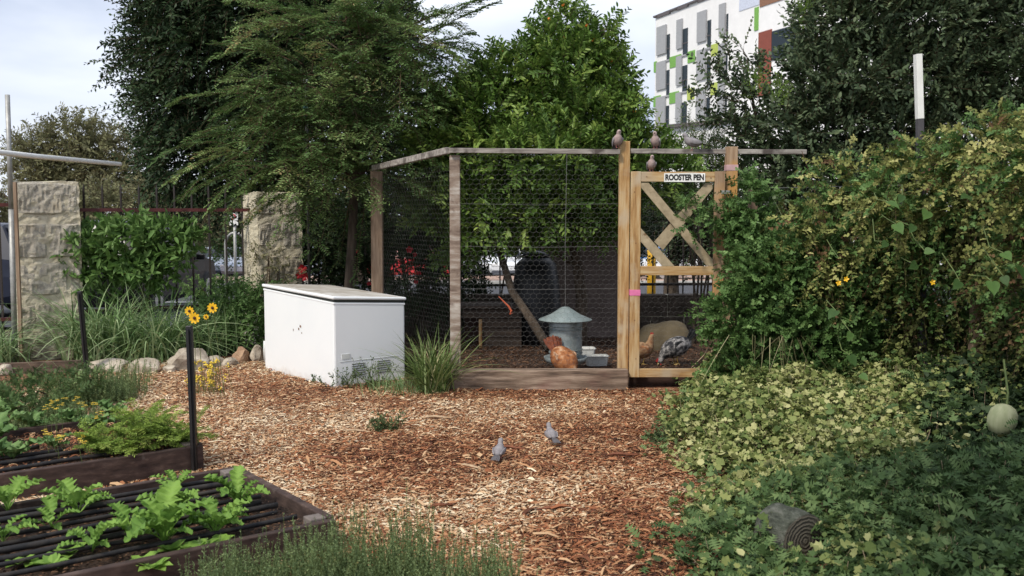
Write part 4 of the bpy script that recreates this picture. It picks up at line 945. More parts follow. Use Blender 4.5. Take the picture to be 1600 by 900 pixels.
def foliage(prefix, lmat, tmat, parent, cl, nsp, k, Ls, tpl, ll, lw, up=.2, droop=.3, spread=.9, inner=.45, twigs=True, flat_=0., bias=(0, 0, 0), front=.35, tw=.0022, tintf=None, rosette=False):
    p, o_, idx, rad_ = spray_points(cl, nsp, inner, front)
    d = norm(o_ + rnd3(nsp) * .55 + np.array([0, 0, up]) + np.array(bias)); L = Ls * rng.uniform(.6, 1.35, nsp)
    hor = d.copy()
    t = (np.arange(k) + rng.random((nsp, k)) * .6) / k; t = np.clip(t, 0.03, 1)
    if rosette: t = 1 - (1 - t) ** 1.8 * .8
    pos = p[:, None] + d[:, None] * (L[:, None] * t)[..., None]; pos[..., 2] -= droop * L[:, None] * t ** 2
    tang = np.repeat(d[:, None], k, 1).copy(); tang[..., 2] -= 2 * droop * t; tang = norm(tang)
    nr = norm(rnd3(nsp) * (.5 if flat_ else 1.) + np.array([0, 0, .9 + 2 * flat_])); side = norm(np.cross(tang, nr[:, None]))
    sgn = np.where(np.arange(k) % 2, 1., -1.)[None, :, None]
    if rosette: q = rnd3(nsp * k).reshape(nsp, k, 3); ld_ = norm(tang * .55 + q * spread)
    else: ld_ = norm(tang * (1.05 - spread * .5) + side * sgn * spread + rnd3(nsp * k).reshape(nsp, k, 3) * .22)
    nn = norm(np.repeat(nr[:, None], k, 1) + rnd3(nsp * k).reshape(nsp, k, 3) * (.35 if flat_ else .6))
    sz = rng.uniform(.65, 1.25, (nsp, k)) * (1 - .25 * t)
    tint = np.clip(rng.beta(2.2, 2.6, nsp)[:, None] * .75 + rng.random((nsp, k)) * .3 - .02, 0, 1)
    if tintf is not None: tint = np.clip(tint + tintf(pos), 0, 1)
    leaves(prefix, lmat, parent, tpl, pos.reshape(-1, 3), ld_.reshape(-1, 3), nn.reshape(-1, 3), (ll * sz).ravel(), (lw * sz).ravel(), tint.ravel())
    if prefix in ('young_shoots', 'trailing_shoots', 'outer_sprays'): [o for o in parent.children if o.name.startswith(prefix)][-1]['kind'] = 'stuff'
    if twigs:
        m_ = 3; ts = np.linspace(0, 1, m_ + 1); q = p[:, None] + d[:, None] * (L[:, None] * ts)[..., None]; q[..., 2] -= droop * L[:, None] * ts ** 2
        a = q[:, :-1].reshape(-1, 3); b = q[:, 1:].reshape(-1, 3); r0 = np.tile(tw * (1 - ts[:-1] * .7), nsp); r1 = np.tile(tw * (1 - ts[1:] * .8), nsp)
        sticks('twig_growth', tmat, parent, a, b, r0, r1)['kind'] = 'stuff'
    return p
def limbs(parent, base, top, r0, cl, n_sub=5, bark=None, trunk_r=1., flare=1.3):
    bark = bark or M['bark']; base = Vector(base); top = Vector(top); pts = []; n = 8; s = random.random() * 30
    for i in range(n + 1):
        f = i / n; q = base.lerp(top, f) + Vector((mnoise.noise(Vector((f * 2.2, s, 0))), mnoise.noise(Vector((f * 2.2, s, 7))), 0)) * .22 * math.sin(f * 3.14) * (top - base).length * .35; pts.append(q)
    part('trunk', MB().tube(pts, [r0 * (flare if i == 0 else 1) * (1 - .55 * i / n) for i in range(n + 1)], 10), bark, parent, smooth=True)
    for (c, r, w) in cl:
        c = Vector(c); j = min(range(2, n + 1), key=lambda i: (pts[i] - c).length + max(0, pts[i].z - c.z + .2) * 2); a = pts[j]; seg = []
        for i in range(7):
            f = i / 6; q = a.lerp(c, f) + mnoise.noise_vector(Vector((f * 2, c.x, c.z))) * .12 * math.sin(f * 3.14) * (c - a).length + Vector((0, 0, .15 * math.sin(f * 3.14) * (c - a).length)); seg.append(q)
        rb = r0 * .42 * (1 - .4 * j / n)
        mb = MB().tube(seg, [rb * (1 - .75 * i / 6) for i in range(7)], 6)
        for q_ in range(n_sub):
            st = seg[random.randint(2, 5)]; u = Vector(rnd3(1)[0]); e_ = c + Vector((u.x * r[0], u.y * r[1], u.z * r[2])) * .85
            mid = st.lerp(e_, .5) + Vector(rnd3(1)[0]) * .08 * (e_ - st).length
            mb.tube([st, mid, e_], [rb * .4, rb * .25, rb * .06], 5)
        part('limb', mb, bark, parent, smooth=True)

# citrus tree
CY = 11.9
ccl = [E(852, 66, CY, 26, 22, .35), E(884, 44, CY, 26, 24, .35), E(936, 70, CY, 26, 30, .35), E(800, 118, CY, 46, 30, .5), E(870, 115, CY, 62, 45, .7), E(945, 125, CY + .1, 34, 40, .5), E(750, 180, CY, 66, 42, .7), E(900, 185, CY, 100, 60, .8), E(955, 190, CY, 46, 40, .6), E(705, 225, CY, 52, 46, .6), E(690, 290, CY, 40, 40, .5), E(712, 165, CY - .3, 34, 28, .35), E(672, 235, CY - .45, 26, 30, .3), E(745, 225, CY - .5, 50, 34, .35), E(760, 130, CY - .2, 30, 22, .3), E(665, 320, CY - .2, 22, 34, .3),
       E(850, 250, CY - .3, 110, 60, .9), E(745, 260, CY, 75, 50, .7), E(945, 250, CY, 75, 45, .7), E(1000, 232, CY + .1, 34, 24, .5), E(860, 310, CY - .3, 85, 40, .7), E(760, 320, CY, 60, 45, .6), E(940, 315, CY + .1, 50, 40, .6), E(1035, 270, CY + .2, 50, 40, .5), E(800, 355, CY + .1, 55, 22, .4), E(852, 350, CY, 50, 20, .4), E(868, 4, CY, 8, 14, .12), E(950, 42, CY, 8, 12, .1), E(725, 385, CY + .3, 28, 34, .4), E(905, 105, CY + .1, 50, 36, .5), E(800, 345, CY - .5, 60, 26, .35), E(870, 335, CY - .5, 60, 26, .35), E(935, 350, CY - .3, 34, 26, .3), E(745, 350, CY - .3, 30, 30, .3)]
ctree = thing('citrus_tree', (px_at(900, CY + .3), CY + .3, 0), 'glossy green citrus tree dotted with oranges growing inside the pen', 'tree')
limbs(ctree, (px_at(905, CY + .3), CY + .3, -.05), (px_at(885, CY), CY, pz_at(190, CY)), .085, ccl)
foliage('crown', M['l_citrus'], M['twig'], ctree, ccl, 5400, 12, .26, T_OVAL, .088, .038, up=.45, droop=.1, spread=.85, inner=.35, front=.6, tw=.003)
# the leaning second stem
part('leaning_stem', MB().tube([P(858, 545, 11.2), P(830, 500, 11.4), P(800, 455, 11.6), P(786, 410, 11.8), P(770, 360, 12)], [.06, .052, .045, .04, .03], 8), M['bark'], ctree, smooth=True)
for (x, y) in ((857, 198), (752, 170), (809, 172), (787, 80), (892, 76), (924, 65), (858, 30), (846, 168), (927, 62), (973, 122), (974, 157), (881, 60), (935, 72), (917, 40), (700, 160), (991, 175), (880, 8), (834, 232), (955, 95)):
    q = P(x, y, CY - .36 + random.random() * .14)
    part('fruit', MB().lathe([(.004, .019), (.014, .014), (.0195, 0), (.014, -.014), (.004, -.018)], q, 10), M['orange'], ctree, smooth=True)

# big dark tree
DY = 14.5
dcl = [E(290, 15, DY, 70, 55, .9), E(380, 25, DY, 90, 60, 1), E(480, 20, DY, 90, 60, 1), E(570, 15, DY, 70, 50, 1), E(255, 75, DY, 45, 45, .5), E(330, 95, DY, 85, 65, 1), E(440, 110, DY, 90, 70, 1), E(540, 100, DY, 80, 60, 1), E(290, 170, DY, 62, 55, .8), E(380, 190, DY, 90, 60, 1),
       E(305, 250, DY, 65, 55, .8), E(390, 270, DY, 80, 55, .8), E(500, 200, DY, 90, 60, 1), E(615, 70, DY, 40, 40, .6), E(520, 290, DY, 90, 50, .8), E(600, 180, DY, 70, 60, .8), E(300, -40, DY, 90, 50, .8), E(430, -50, DY, 110, 50, 1), E(545, -50, DY, 70, 40, .8)]
dtree = thing('dark_tree', (px_at(440, DY), DY, gz(DY)), 'large dense dark evergreen tree standing behind the feathery tree', 'tree')
limbs(dtree, (px_at(440, DY), DY, gz(DY)), (px_at(420, DY), DY, pz_at(60, DY)), .2, dcl)
foliage('crown', M['l_dark'], M['twig'], dtree, dcl, 7200, 14, .42, T_DIA, .10, .046, up=-.05, droop=.35, spread=.75, inner=.3, front=.6, tw=.004)
wcl = [E(235, 30, DY, 25, 18, .2), E(208, 95, DY, 34, 12, .2), E(235, 120, DY, 30, 22, .2), E(228, 155, DY, 26, 18, .2), E(250, 215, DY, 26, 18, .2), E(262, 255, DY, 26, 25, .2), E(285, 300, DY, 30, 20, .2)]
foliage('outer_sprays', M['l_dark'], M['twig'], dtree, wcl, 230, 14, .42, T_DIA, .09, .038, up=-.05, droop=.2, bias=(-.9, 0, .15), inner=.1, tw=.005)

# feathery tree: arching branches with two rows of leaflets
FY = 11.6
ft = thing('feathery_tree', (px_at(510, FY), FY, 0), 'olive green tree with long arching feathery branches in front of the dark tree', 'tree')
def feather(parent, lmat, specs, nl=12, side_len=.32, ll=.044, lw=.021, nside=14, name='crown', tw=1., stem=None):
    stem = stem or M['twigred']
    BP, BD, BL, BDr = specs; n = len(BP); ts = np.linspace(0, 1, 9)
    hor = BD.copy(); hor[:, 2] = 0; hor = norm(hor)
    c = BP[:, None] + BD[:, None] * (BL[:, None] * ts)[..., None]; c[..., 2] -= (BL * BDr)[:, None] * ts ** 2
    sticks('branch' if name == 'crown' else 'stems', stem, parent, c[:, :-1].reshape(-1, 3), c[:, 1:].reshape(-1, 3), np.tile(.007 * tw * (1 - ts[:-1] * .8), n), np.tile(.007 * tw * (1 - ts[1:] * .85), n))['kind'] = 'stuff'
    t = (np.arange(nside) + .5 + rng.random((n, nside)) * .4) / nside; t = np.clip(.1 + .9 * t, 0, 1)
    q = BP[:, None] + BD[:, None] * (BL[:, None] * t)[..., None]; q[..., 2] -= (BL * BDr)[:, None] * t ** 2
    tg = np.repeat(BD[:, None], nside, 1).copy(); tg[..., 2] -= 2 * BDr[:, None] * t; tg = norm(tg)
    sd_ = norm(np.cross(tg, np.tile([0, 0, 1.], (n, nside, 1)))) * np.where(np.arange(nside) % 2, 1, -1)[None, :, None]
    d2 = norm(tg * .9 + sd_ * .8 + rnd3(n * nside).reshape(n, nside, 3) * .3); L2 = side_len * (1 - .55 * t) * rng.uniform(.6, 1.2, (n, nside))
    N = n * nside; q = q.reshape(-1, 3); d2 = d2.reshape(-1, 3); L2 = L2.ravel()
    sticks('side_twig', stem, parent, q, q + d2 * L2[:, None] - np.array([0, 0, 1]) * (.1 * L2)[:, None], .0025 * tw, .001 * tw)['kind'] = 'stuff'
    tl = (np.arange(nl) + .5) / nl; pos = q[:, None] + d2[:, None] * (L2[:, None] * tl)[..., None]; pos[..., 2] -= .1 * L2[:, None] * tl ** 2
    up_ = norm(np.tile([0, 0, 1.], (N, 1)) + rnd3(N) * .5); s2 = norm(np.cross(d2, up_))[:, None] * np.where(np.arange(nl) % 2, 1, -1)[None, :, None]
    ld_ = norm(d2[:, None] * .45 + s2 + rnd3(N * nl).reshape(N, nl, 3) * .25)
    tint = np.clip(np.repeat(rng.beta(2, 2.2, n), nside * nl) * .8 + rng.random(N * nl) * .25, 0, 1)
    nn = norm(np.repeat(up_[:, None], nl, 1) + rnd3(N * nl).reshape(N, nl, 3) * .4)
    leaves(name, lmat, parent, T_DIA, pos.reshape(-1, 3), ld_.reshape(-1, 3), nn.reshape(-1, 3), ll * rng.uniform(.7, 1.3, N * nl), lw * rng.uniform(.8, 1.2, N * nl), tint)
fcl = [E(500, 60, FY, 90, 60, .7), E(575, 80, FY, 75, 60, .7), E(635, 75, FY, 45, 45, .6), E(495, 160, FY, 100, 60, .8), E(560, 190, FY, 70, 60, .8), E(465, 245, FY - .2, 95, 42, .8), E(540, 270, FY, 90, 45, .7), E(612, 170, FY, 48, 50, .6), E(590, 262, FY + .2, 40, 40, .5), E(500, 130, FY - .4, 60, 50, .5), E(635, 85, FY, 30, 30, .4)]
limbs(ft, (px_at(530, FY), FY, -.05), (px_at(560, FY), FY, pz_at(110, FY)), .07, fcl, 3)
NF = 330
p_, o_, i_, r_ = spray_points(fcl, NF, .15, .6)
d_ = norm(o_ * [1, .8, .4] + rnd3(NF) * .6 + np.column_stack([(p_[:, 0] - px_at(540, FY)) * .35, np.full(NF, -.2), np.full(NF, .2)]))
feather(ft, M['l_feather'], (p_, d_, rng.uniform(.4, .85, NF), rng.uniform(.15, .6, NF)))
# long arching tips: to the lower left, to the top right
tips = [((350, 215), (-1, -.2, .25), 1.0, .5), ((370, 240), (-1, -.3, .12), 1.0, .45), ((390, 262), (-1, -.2, .0), 1.0, .35), ((410, 280), (-.9, -.3, -.05), .8, .4), ((360, 150), (-1, -.2, .2), .9, .3), ((420, 95), (-1, -.1, .5), .9, .25), ((400, 190), (-1, -.1, .1), 1.0, .3),
        ((640, 40), (1, -.1, .45), 1.15, .12), ((660, 60), (1, 0, .6), .95, .1), ((690, 30), (1, -.1, .55), .75, .1), ((640, 90), (1, -.1, .6), .8, .2), ((450, 270), (-.6, -.6, -.1), .8, .5), ((500, 290), (-.2, -.8, -.1), .7, .5), ((560, 275), (.3, -.8, .0), .7, .5), ((430, 300), (-.7, -.3, -.1), .6, .5), ((470, 250), (-.8, -.5, .1), .9, .45), ((620, 20), (.9, -.1, .8), .8, .1)]
TP = np.array([P(a[0] + (35 if a[0] < 480 else 0), a[1], FY - .3) for a, b, c_, e_ in tips]); TD = norm(np.array([b for a, b, c_, e_ in tips], dtype=float)); TL = np.array([c_ for a, b, c_, e_ in tips]); TR = np.array([e_ for a, b, c_, e_ in tips])
feather(ft, M['l_feather'], (TP, TD, TL, TR), nside=22, nl=13, side_len=.26)

# far trees
def far_tree(name, x, y, label, cl, lmat, n, ls, ll, lw, r0=.3, group=None, k=12, **kw):
    t = thing(name, (px_at(x, y), y, gz(y)), label, 'tree', group)
    limbs(t, (px_at(x, y), y, gz(y)), (px_at(x, y) + .2, y, cl[0][0][2]), r0, cl, 4)
    foliage('crown', lmat, M['twig'], t, cl, n, k, ls, T_DIA, ll, lw, tw=.012, **kw); return t
GY = 42
far_tree('gum_tree', 125, GY, 'distant loose grey green gum tree above the left fence', [E(120, 215, GY, 42, 30, 1.5), E(75, 240, GY, 36, 32, 1.5), E(155, 235, GY, 42, 34, 1.5), E(60, 270, GY, 36, 32, 1.5), E(120, 270, GY, 55, 34, 1.5), E(180, 275, GY, 48, 34, 1.5), E(210, 225, GY, 14, 20, .8), E(90, 300, GY, 60, 28, 1.5), E(200, 300, GY, 45, 28, 1.5), E(40, 235, GY, 14, 16, .8)], M['l_gum'], 1500, .9, .24, .085, droop=.3, inner=.2)
gb = M['l_gum']
far_tree('street_tree', 255, 30, 'brown green street tree behind the iron fence bars', [E(170, 325, 30, 55, 34, 1), E(245, 318, 30, 55, 38, 1), E(310, 330, 30, 60, 36, 1), E(360, 320, 30, 50, 30, 1)], gb, 1000, .6, .15, .06, inner=.2)
far_tree('street_tree', 20, 34, 'olive street tree left of the first pillar', [E(-10, 325, 34, 60, 26, 1), E(30, 345, 34, 60, 30, 1), E(-40, 300, 34, 25, 22, .8)], gb, 500, .6, .15, .06, inner=.2)
far_tree('street_tree', 430, 33, 'yellow green street tree behind the mossy pillar', [E(340, 365, 33, 50, 28, 1), E(400, 350, 33, 60, 36, 1), E(480, 340, 33, 50, 50, 1)], M['l_vine'], 600, .6, .15, .07, inner=.2)
far_tree('street_tree', 560, 36, 'dark street tree behind the feathery tree', [E(520, 330, 36, 70, 50, 1.5), E(600, 330, 36, 70, 60, 1.5), E(680, 340, 36, 60, 50, 1.5)], M['l_dark'], 900, .6, .16, .08, inner=.2)
far_tree('street_tree', 745, 60, 'reddish street tree beyond the parked white cars', [E(740, 370, 60, 60, 26, 2), E(830, 370, 60, 60, 26, 2), E(660, 375, 60, 60, 26, 2)], gb, 700, .9, .25, .1, inner=.2)
far_tree('street_tree', 1045, 17.0, 'dark trunked street tree behind the gate', [E(1060, 345, 17, 55, 45, .7), E(1110, 330, 17, 45, 45, .7), E(1020, 330, 17, 30, 40, .6), E(1150, 350, 17, 50, 50, .7), E(1085, 385, 17, 40, 18, .5)], M['l_oak'], 1100, .35, .09, .045, r0=.16, inner=.2)
far_tree('street_tree', 960, 64, 'far dark tree line behind the gate', [E(960, 380, 64, 60, 40, 2), E(1040, 375, 64, 60, 40, 2), E(1130, 385, 64, 60, 50, 2), E(1220, 370, 64, 60, 50, 2)], M['l_dark'], 700, .9, .3, .14, inner=.2)
far_tree('street_tree', 250, 66, 'far low tree line beyond the parked silver cars', [E(240, 375, 66, 60, 26, 2), E(330, 372, 66, 60, 26, 2), E(420, 375, 66, 60, 26, 2), E(500, 380, 66, 60, 26, 2)], M['l_dark'], 800, .9, .3, .14, inner=.2)

# shrubs right behind the pen (the dark mass seen through the wire)
def shrub(name, x, y, label, cl, lmat, n, k=12, ls=.3, ll=.06, lw=.03, tpl=T_DIA, cat='shrub', group=None, stems=6, **kw):
    t = thing(name, (px_at(x, y), y, gz(y)), label, cat, group); b = Vector((px_at(x, y), y, gz(y)))
    for i in range(stems):
        c = Vector(cl[i % len(cl)][0]); a = b + Vector((random.uniform(-.15, .15), random.uniform(-.1, .1), -.03))
        part('stem', MB().tube([a, a.lerp(c, .5) + Vector((random.uniform(-.08, .08), 0, .05)), c], [.018, .012, .005], 5), M['bark'], t)
    foliage('leaves', lmat, M['twig'], t, cl, n, k, ls, tpl, ll, lw, **kw); return t
shrub('dense_shrub', 520, 13.2, 'dark shrub with scattered red blooms behind the freezer', [E(510, 370, 13.2, 40, 55, .4), E(570, 360, 13.2, 40, 60, .4), E(500, 430, 13.2, 40, 30, .4), E(560, 430, 13.2, 45, 30, .4)], M['l_deep'], 1100, ls=.25)
shrub('dense_shrub', 650, 13.3, 'dark shrub with red flowers seen through the side wire', [E(625, 350, 13.3, 40, 60, .4), E(670, 350, 13.3, 35, 60, .4), E(640, 430, 13.3, 50, 50, .4), E(690, 450, 13.3, 35, 40, .4), E(700, 350, 13.3, 30, 40, .4)], M['l_dark'], 1300, ls=.25)
shrub('dense_shrub', 760, 14.3, 'dark shrub above the street opening behind the pen', [E(740, 350, 14.3, 50, 30, .4), E(800, 340, 14.3, 55, 30, .4), E(735, 380, 14.3, 16, 30, .3), E(855, 390, 14.4, 38, 55, .4), E(730, 440, 14.2, 22, 40, .3)], M['l_dark'], 1300, ls=.25)
shrub('dense_shrub', 940, 14.4, 'dark shrub showing over the rendered wall', [E(920, 350, 14.4, 60, 40, .5), E(980, 340, 14.4, 40, 50, .5), E(960, 390, 14.4, 40, 30, .4)], M['l_deep'], 900, ls=.25)
def red_flowers(parent, pts, Y):
    for (x, y, r_) in pts:
        q = P(x, y, Y); mb = MB()
        for k_ in range(5):
            a = k_ * 1.256 + random.random(); d = Vector((math.cos(a), -.35, math.sin(a))); s = Vector((-math.sin(a), 0, math.cos(a)))
            R_ = r_ * Y / FPX; mb.add([q, q + d * R_ * .6 - s * R_ * .45, q + d * R_ + Vector((0, -.3 * R_, 0)), q + d * R_ * .6 + s * R_ * .45], [(0, 1, 2, 3)])
        part('flower', mb, M['redpetal'], parent)
shr = [o for o in bpy.data.objects if o.name.startswith('dense_shrub')]
red_flowers(shr[0], [(473, 420, 8), (478, 432, 8), (468, 430, 6), (547, 388, 4), (556, 392, 4), (577, 443, 4)], 12.7)
red_flowers(shr[1], [(640, 390, 6), (648, 398, 4), (655, 427, 4), (650, 440, 4)], 12.8)

# big grey-green tree on the right
OY = 12.2
ocl = [E(1290, 35, OY, 42, 50, .8), E(1340, 30, OY, 80, 60, .9), E(1440, 30, OY, 90, 60, .9), E(1550, 40, OY, 90, 70, .9), E(1265, 125, OY, 44, 45, .8), E(1330, 120, OY, 80, 60, .9), E(1430, 120, OY, 90, 60, .9), E(1540, 130, OY, 90, 60, .9),
       E(1225, 195, OY, 48, 36, .7), E(1290, 200, OY, 80, 50, .8), E(1390, 210, OY, 80, 50, .8), E(1500, 200, OY, 90, 50, .8), E(1250, 270, OY, 90, 50, .7), E(1350, 280, OY, 90, 50, .7), E(1185, 265, OY + .4, 45, 36, .5), E(1600, 90, OY, 80, 120, .9), E(1330, -40, OY, 80, 50, .8), E(1480, -40, OY, 120, 50, .8), E(1620, -30, OY, 80, 60, .8), E(1250, 350, OY, 90, 50, .6), E(1350, 370, OY, 90, 60, .6), E(1460, 300, OY, 90, 60, .7), E(1580, 290, OY, 90, 60, .7), E(1480, 400, OY, 120, 60, .6), E(1200, 420, OY + .2, 60, 50, .5), E(1300, 470, OY, 100, 60, .5)]
ot = thing('oak_tree', (px_at(1370, OY), OY, 0), 'broad grey green leafy tree filling the upper right, behind the vine hedge', 'tree')
limbs(ot, (px_at(1370, OY), OY, -.03), (px_at(1380, OY), OY, pz_at(40, OY)), .13, ocl)
foliage('crown', M['l_oak'], M['twigred'], ot, ocl, 8200, 10, .30, T_OVAL, .082, .046, up=.5, droop=-.05, spread=.8, inner=.35, front=.6, tw=.003)
wl = [E(1160, 75, OY, 6, 10, .1), E(1178, 105, OY, 12, 18, .15), E(1115, 115, OY, 16, 14, .15), E(1145, 140, OY, 20, 16, .2), E(1100, 150, OY, 12, 10, .1), E(1165, 150, OY, 24, 24, .25), E(1130, 185, OY, 24, 22, .25), E(1170, 215, OY, 32, 24, .3), E(1140, 90, OY, 10, 16, .1)]
limbs(ot, (px_at(1230, OY), OY, 1.2), (px_at(1165, OY), OY, pz_at(120, OY)), .03, wl, 3)
foliage('outer_sprays', M['l_oak'], M['twigred'], ot, wl, 170, 9, .24, T_OVAL, .078, .042, up=.5, droop=-.1, bias=(-.35, 0, .3), inner=.0, tw=.005)
foliage('young_shoots', M['l_lime'], M['stemgreen'], ot, [E(1215, 150, OY - .9, 8, 26, .06), E(1178, 130, OY - .8, 8, 24, .06), E(1255, 15, OY - .9, 10, 30, .06)], 46, 12, .16, T_DIA, .04, .016, up=1.2, droop=-.2, inner=.0)
otr = thing('unseen_shade_tree', (5.0, 1.2, 0), 'unseen spreading tree added overhead, right of the camera, to shade the lower right corner', 'tree')  # out of view, added so that its crown shades the creepers
scl = [EW(.1, 1.6, 4.2, .7, .6, .3), EW(.9, 1.3, 4.4, .8, .7, .35), EW(.9, 2.4, 4.4, .8, .6, .3), EW(1.9, 1.9, 4.5, .9, .8, .35), EW(1.7, 3.2, 4.6, .8, .6, .3), EW(2.8, 1.8, 4.7, .9, .8, .4), EW(2.8, 3.4, 4.6, .9, .7, .35), EW(3.8, 2.2, 4.8, .9, .9, .4), EW(3.9, 1.0, 4.6, 1, .9, .5), EW(.2, 2.7, 4.3, .5, .5, .25), EW(3.4, 4.0, 4.7, .7, .6, .3)]
limbs(otr, (5.0, 1.2, -.05), (4.3, 1.6, 4.6), .16, scl, 4)
foliage('crown', M['l_oak'], M['twig'], otr, scl, 2800, 10, .35, T_DIA, .11, .07, inner=.1)
# cypress-like shoots in front of the annex
sh = shrub('feather_shrub', 1090, 12.6, 'pale green upright shrub tips in front of the white annex', [E(1075, 215, 12.6, 10, 32, .1), E(1096, 222, 12.6, 12, 28, .1), E(1120, 228, 12.6, 14, 24, .12), E(1085, 250, 12.6, 40, 30, .25), E(1120, 270, 12.6, 40, 40, .3), E(1085, 310, 12.6, 55, 40, .3)], M['l_feather'], 620, ls=.2, ll=.045, lw=.013, up=1.3, droop=-.2, inner=.1)

# ------------------------------------------------------------------ vine hedge, creepers (right)
def EW(x, y, z, rx, ry, rz, w=1.): return (np.array([x, y, z]), np.array([rx, ry, rz]), w)
# a dead-twig and wire frame the vines climb on
hf = thing('garden_fence', (3.3, 8.6, 0), 'dark timber post and wire fence buried in the vines on the right', 'fence')
for (x, y) in ((2.35, 9.75), (3.75, 8.0), (4.15, 6.4), (4.35, 4.8)):
    part('post', MB().box((x, y, 1.0), (.08, .08, 2.0)), M['brownpost'], hf, bevel=.005)
for z in (.4, .9, 1.4, 1.9):
    part('strand_wire', MB().tube([(2.35, 9.72, z), (3.75, 7.97, z), (4.15, 6.4, z), (4.35, 4.8, z)], .003, 4), M['wire'], hf)
vcl = [EW(2.75, 9.5, .5, .5, .35, .6), EW(2.7, 9.5, 1.2, .45, .3, .5), EW(3.2, 9.1, 1.5, .5, .35, .55), EW(3.2, 9.0, .7, .5, .4, .6), EW(3.65, 8.6, 1.9, .5, .35, .5), EW(3.6, 8.5, 1.2, .5, .4, .6), EW(3.65, 8.5, .5, .5, .4, .5),
       EW(4.0, 8.1, 2.1, .4, .4, .5), EW(4.0, 8.0, 1.3, .4, .5, .6), EW(4.0, 7.9, .5, .4, .5, .5), EW(4.1, 7.3, 2.1, .45, .5, .45), EW(4.1, 7.3, 1.4, .4, .5, .5), EW(4.1, 7.3, .6, .35, .5, .5), EW(4.3, 6.6, 2.0, .4, .5, .5), EW(4.3, 6.6, 1.2, .4, .5, .5), EW(4.2, 6.6, .5, .35, .5, .4), EW(3.3, 9.2, 2.1, .35, .25, .2, .6)]
vcl = [((c + np.array([-.26, -.30, -.17])) if c[2] > 1.35 else (c + np.array([.16, .2, -.05]) if c[2] < .8 else c), r * (np.array([1.1, 1.1, 1]) if c[2] > 1.35 else 1), w) for c, r, w in vcl]
vh = thing('vine_hedge', (3.6, 8.4, 0), 'tall tangled hedge of yellowing small leaved vine on the right', 'hedge')
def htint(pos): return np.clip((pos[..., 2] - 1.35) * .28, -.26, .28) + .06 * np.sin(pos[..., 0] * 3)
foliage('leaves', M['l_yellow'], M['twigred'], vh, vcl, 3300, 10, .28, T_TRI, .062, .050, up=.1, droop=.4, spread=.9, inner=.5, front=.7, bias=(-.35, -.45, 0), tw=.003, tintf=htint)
foliage('green_leaves', M['l_vine'], M['stemgreen'], vh, vcl, 3600, 9, .24, T_TRI, .060, .052, up=.2, droop=.4, spread=.9, inner=.45, front=.7, bias=(-.3, -.4, 0), tw=.003)
foliage('dry_leaves', M['l_dry'], M['twigred'], vh, [(c, r, w * (1.6 if c[2] < 1.5 else .5)) for c, r, w in vcl], 520, 8, .24, T_TRI, .055, .04, up=-.2, droop=.5, spread=.9, inner=.5, front=.7, bias=(-.3, -.4, 0), tw=.003)
mb = MB()
for i in range(70):
    c, r, w = vcl[i % len(vcl)]; a = Vector(c) + Vector(rnd3(1)[0]) * .3; a.z = max(.0, a.z - .5); b = a + Vector((random.uniform(-.4, .4), random.uniform(-.3, .1), random.uniform(.3, .9)))
    mb.tube([a, a.lerp(b, .5) + Vector(rnd3(1)[0]) * .09, b], [.006, .005, .003], 4)
part('vine_stems', mb, M['twigred'], vh)['kind'] = 'stuff'

# fresh green scrambling vine by the gate
tv = thing('scrambling_vine', (2.75, 9.0, 0), 'fresh green scrambling vine bulging beside the gate right of the hinge post', 'vine')
TY = 8.95
tcl = [E(1210, 430, TY, 70, 55, .45), E(1150, 500, TY, 45, 45, .35), E(1240, 510, TY, 80, 60, .5), E(1170, 580, TY, 60, 50, .4), E(1270, 420, TY + .1, 60, 50, .4), E(1180, 400, TY + .25, 40, 50, .3), E(1300, 560, TY - .1, 60, 60, .4), E(1255, 600, TY - .2, 80, 40, .4), E(1170, 330, TY + .4, 24, 50, .2), E(1150, 350, TY + .35, 14, 30, .1), E(1330, 470, TY - .2, 50, 60, .35)]
foliage('leaves', M['l_vine'], M['stemgreen'], tv, tcl, 3300, 9, .20, T_TRI, .056, .05, up=.4, droop=.2, spread=.9, inner=.45, front=.75, bias=(-.25, -.4, 0), tw=.003)
shoot = [E(1085, 352, YP - .2, 28, 10, .06), E(1120, 338, YP - .2, 30, 12, .08), E(1060, 318, YP - .1, 8, 6, .04), E(1075, 322, YP - .1, 22, 8, .05), E(1115, 500, YP - .3, 22, 14, .1), E(1100, 480, YP - .3, 14, 8, .06), E(1140, 350, YP - .2, 18, 18, .1)]
foliage('trailing_shoots', M['l_vine'], M['stemgreen'], tv, shoot, 90, 8, .14, T_TRI, .05, .045, up=.0, droop=.1, inner=.0)
def cane(px_pts, Y, r0, mat, parent, name='cane'):
    mb = MB().tube([P(x, y, Y - .04 * i) for i, (x, y) in enumerate(px_pts)], [r0 * (1 - .5 * i / len(px_pts)) for i in range(len(px_pts))], 5); return part(name, mb, mat, parent)
for pts in ([(1180, 352), (1140, 350), (1100, 355), (1075, 340), (1058, 322)], [(1170, 340), (1130, 335), (1095, 322), (1070, 318)]): cane(pts, YP - .15, .006, M['stemgreen'], tv)
for pts in ([(1128, 480), (1120, 500), (1118, 525), (1100, 555), (1080, 575)], [(1137, 485), (1121, 530), (1125, 535), (1135, 545)], [(1090, 530), (1105, 532), (1130, 530)], [(1116, 598), (1122, 580), (1128, 570)], [(1112, 545), (1114, 565), (1112, 580)], [(1083, 618), (1084, 600), (1082, 592)]):
    cane(pts, YP - .25, .006, M['twigdry'], tv)

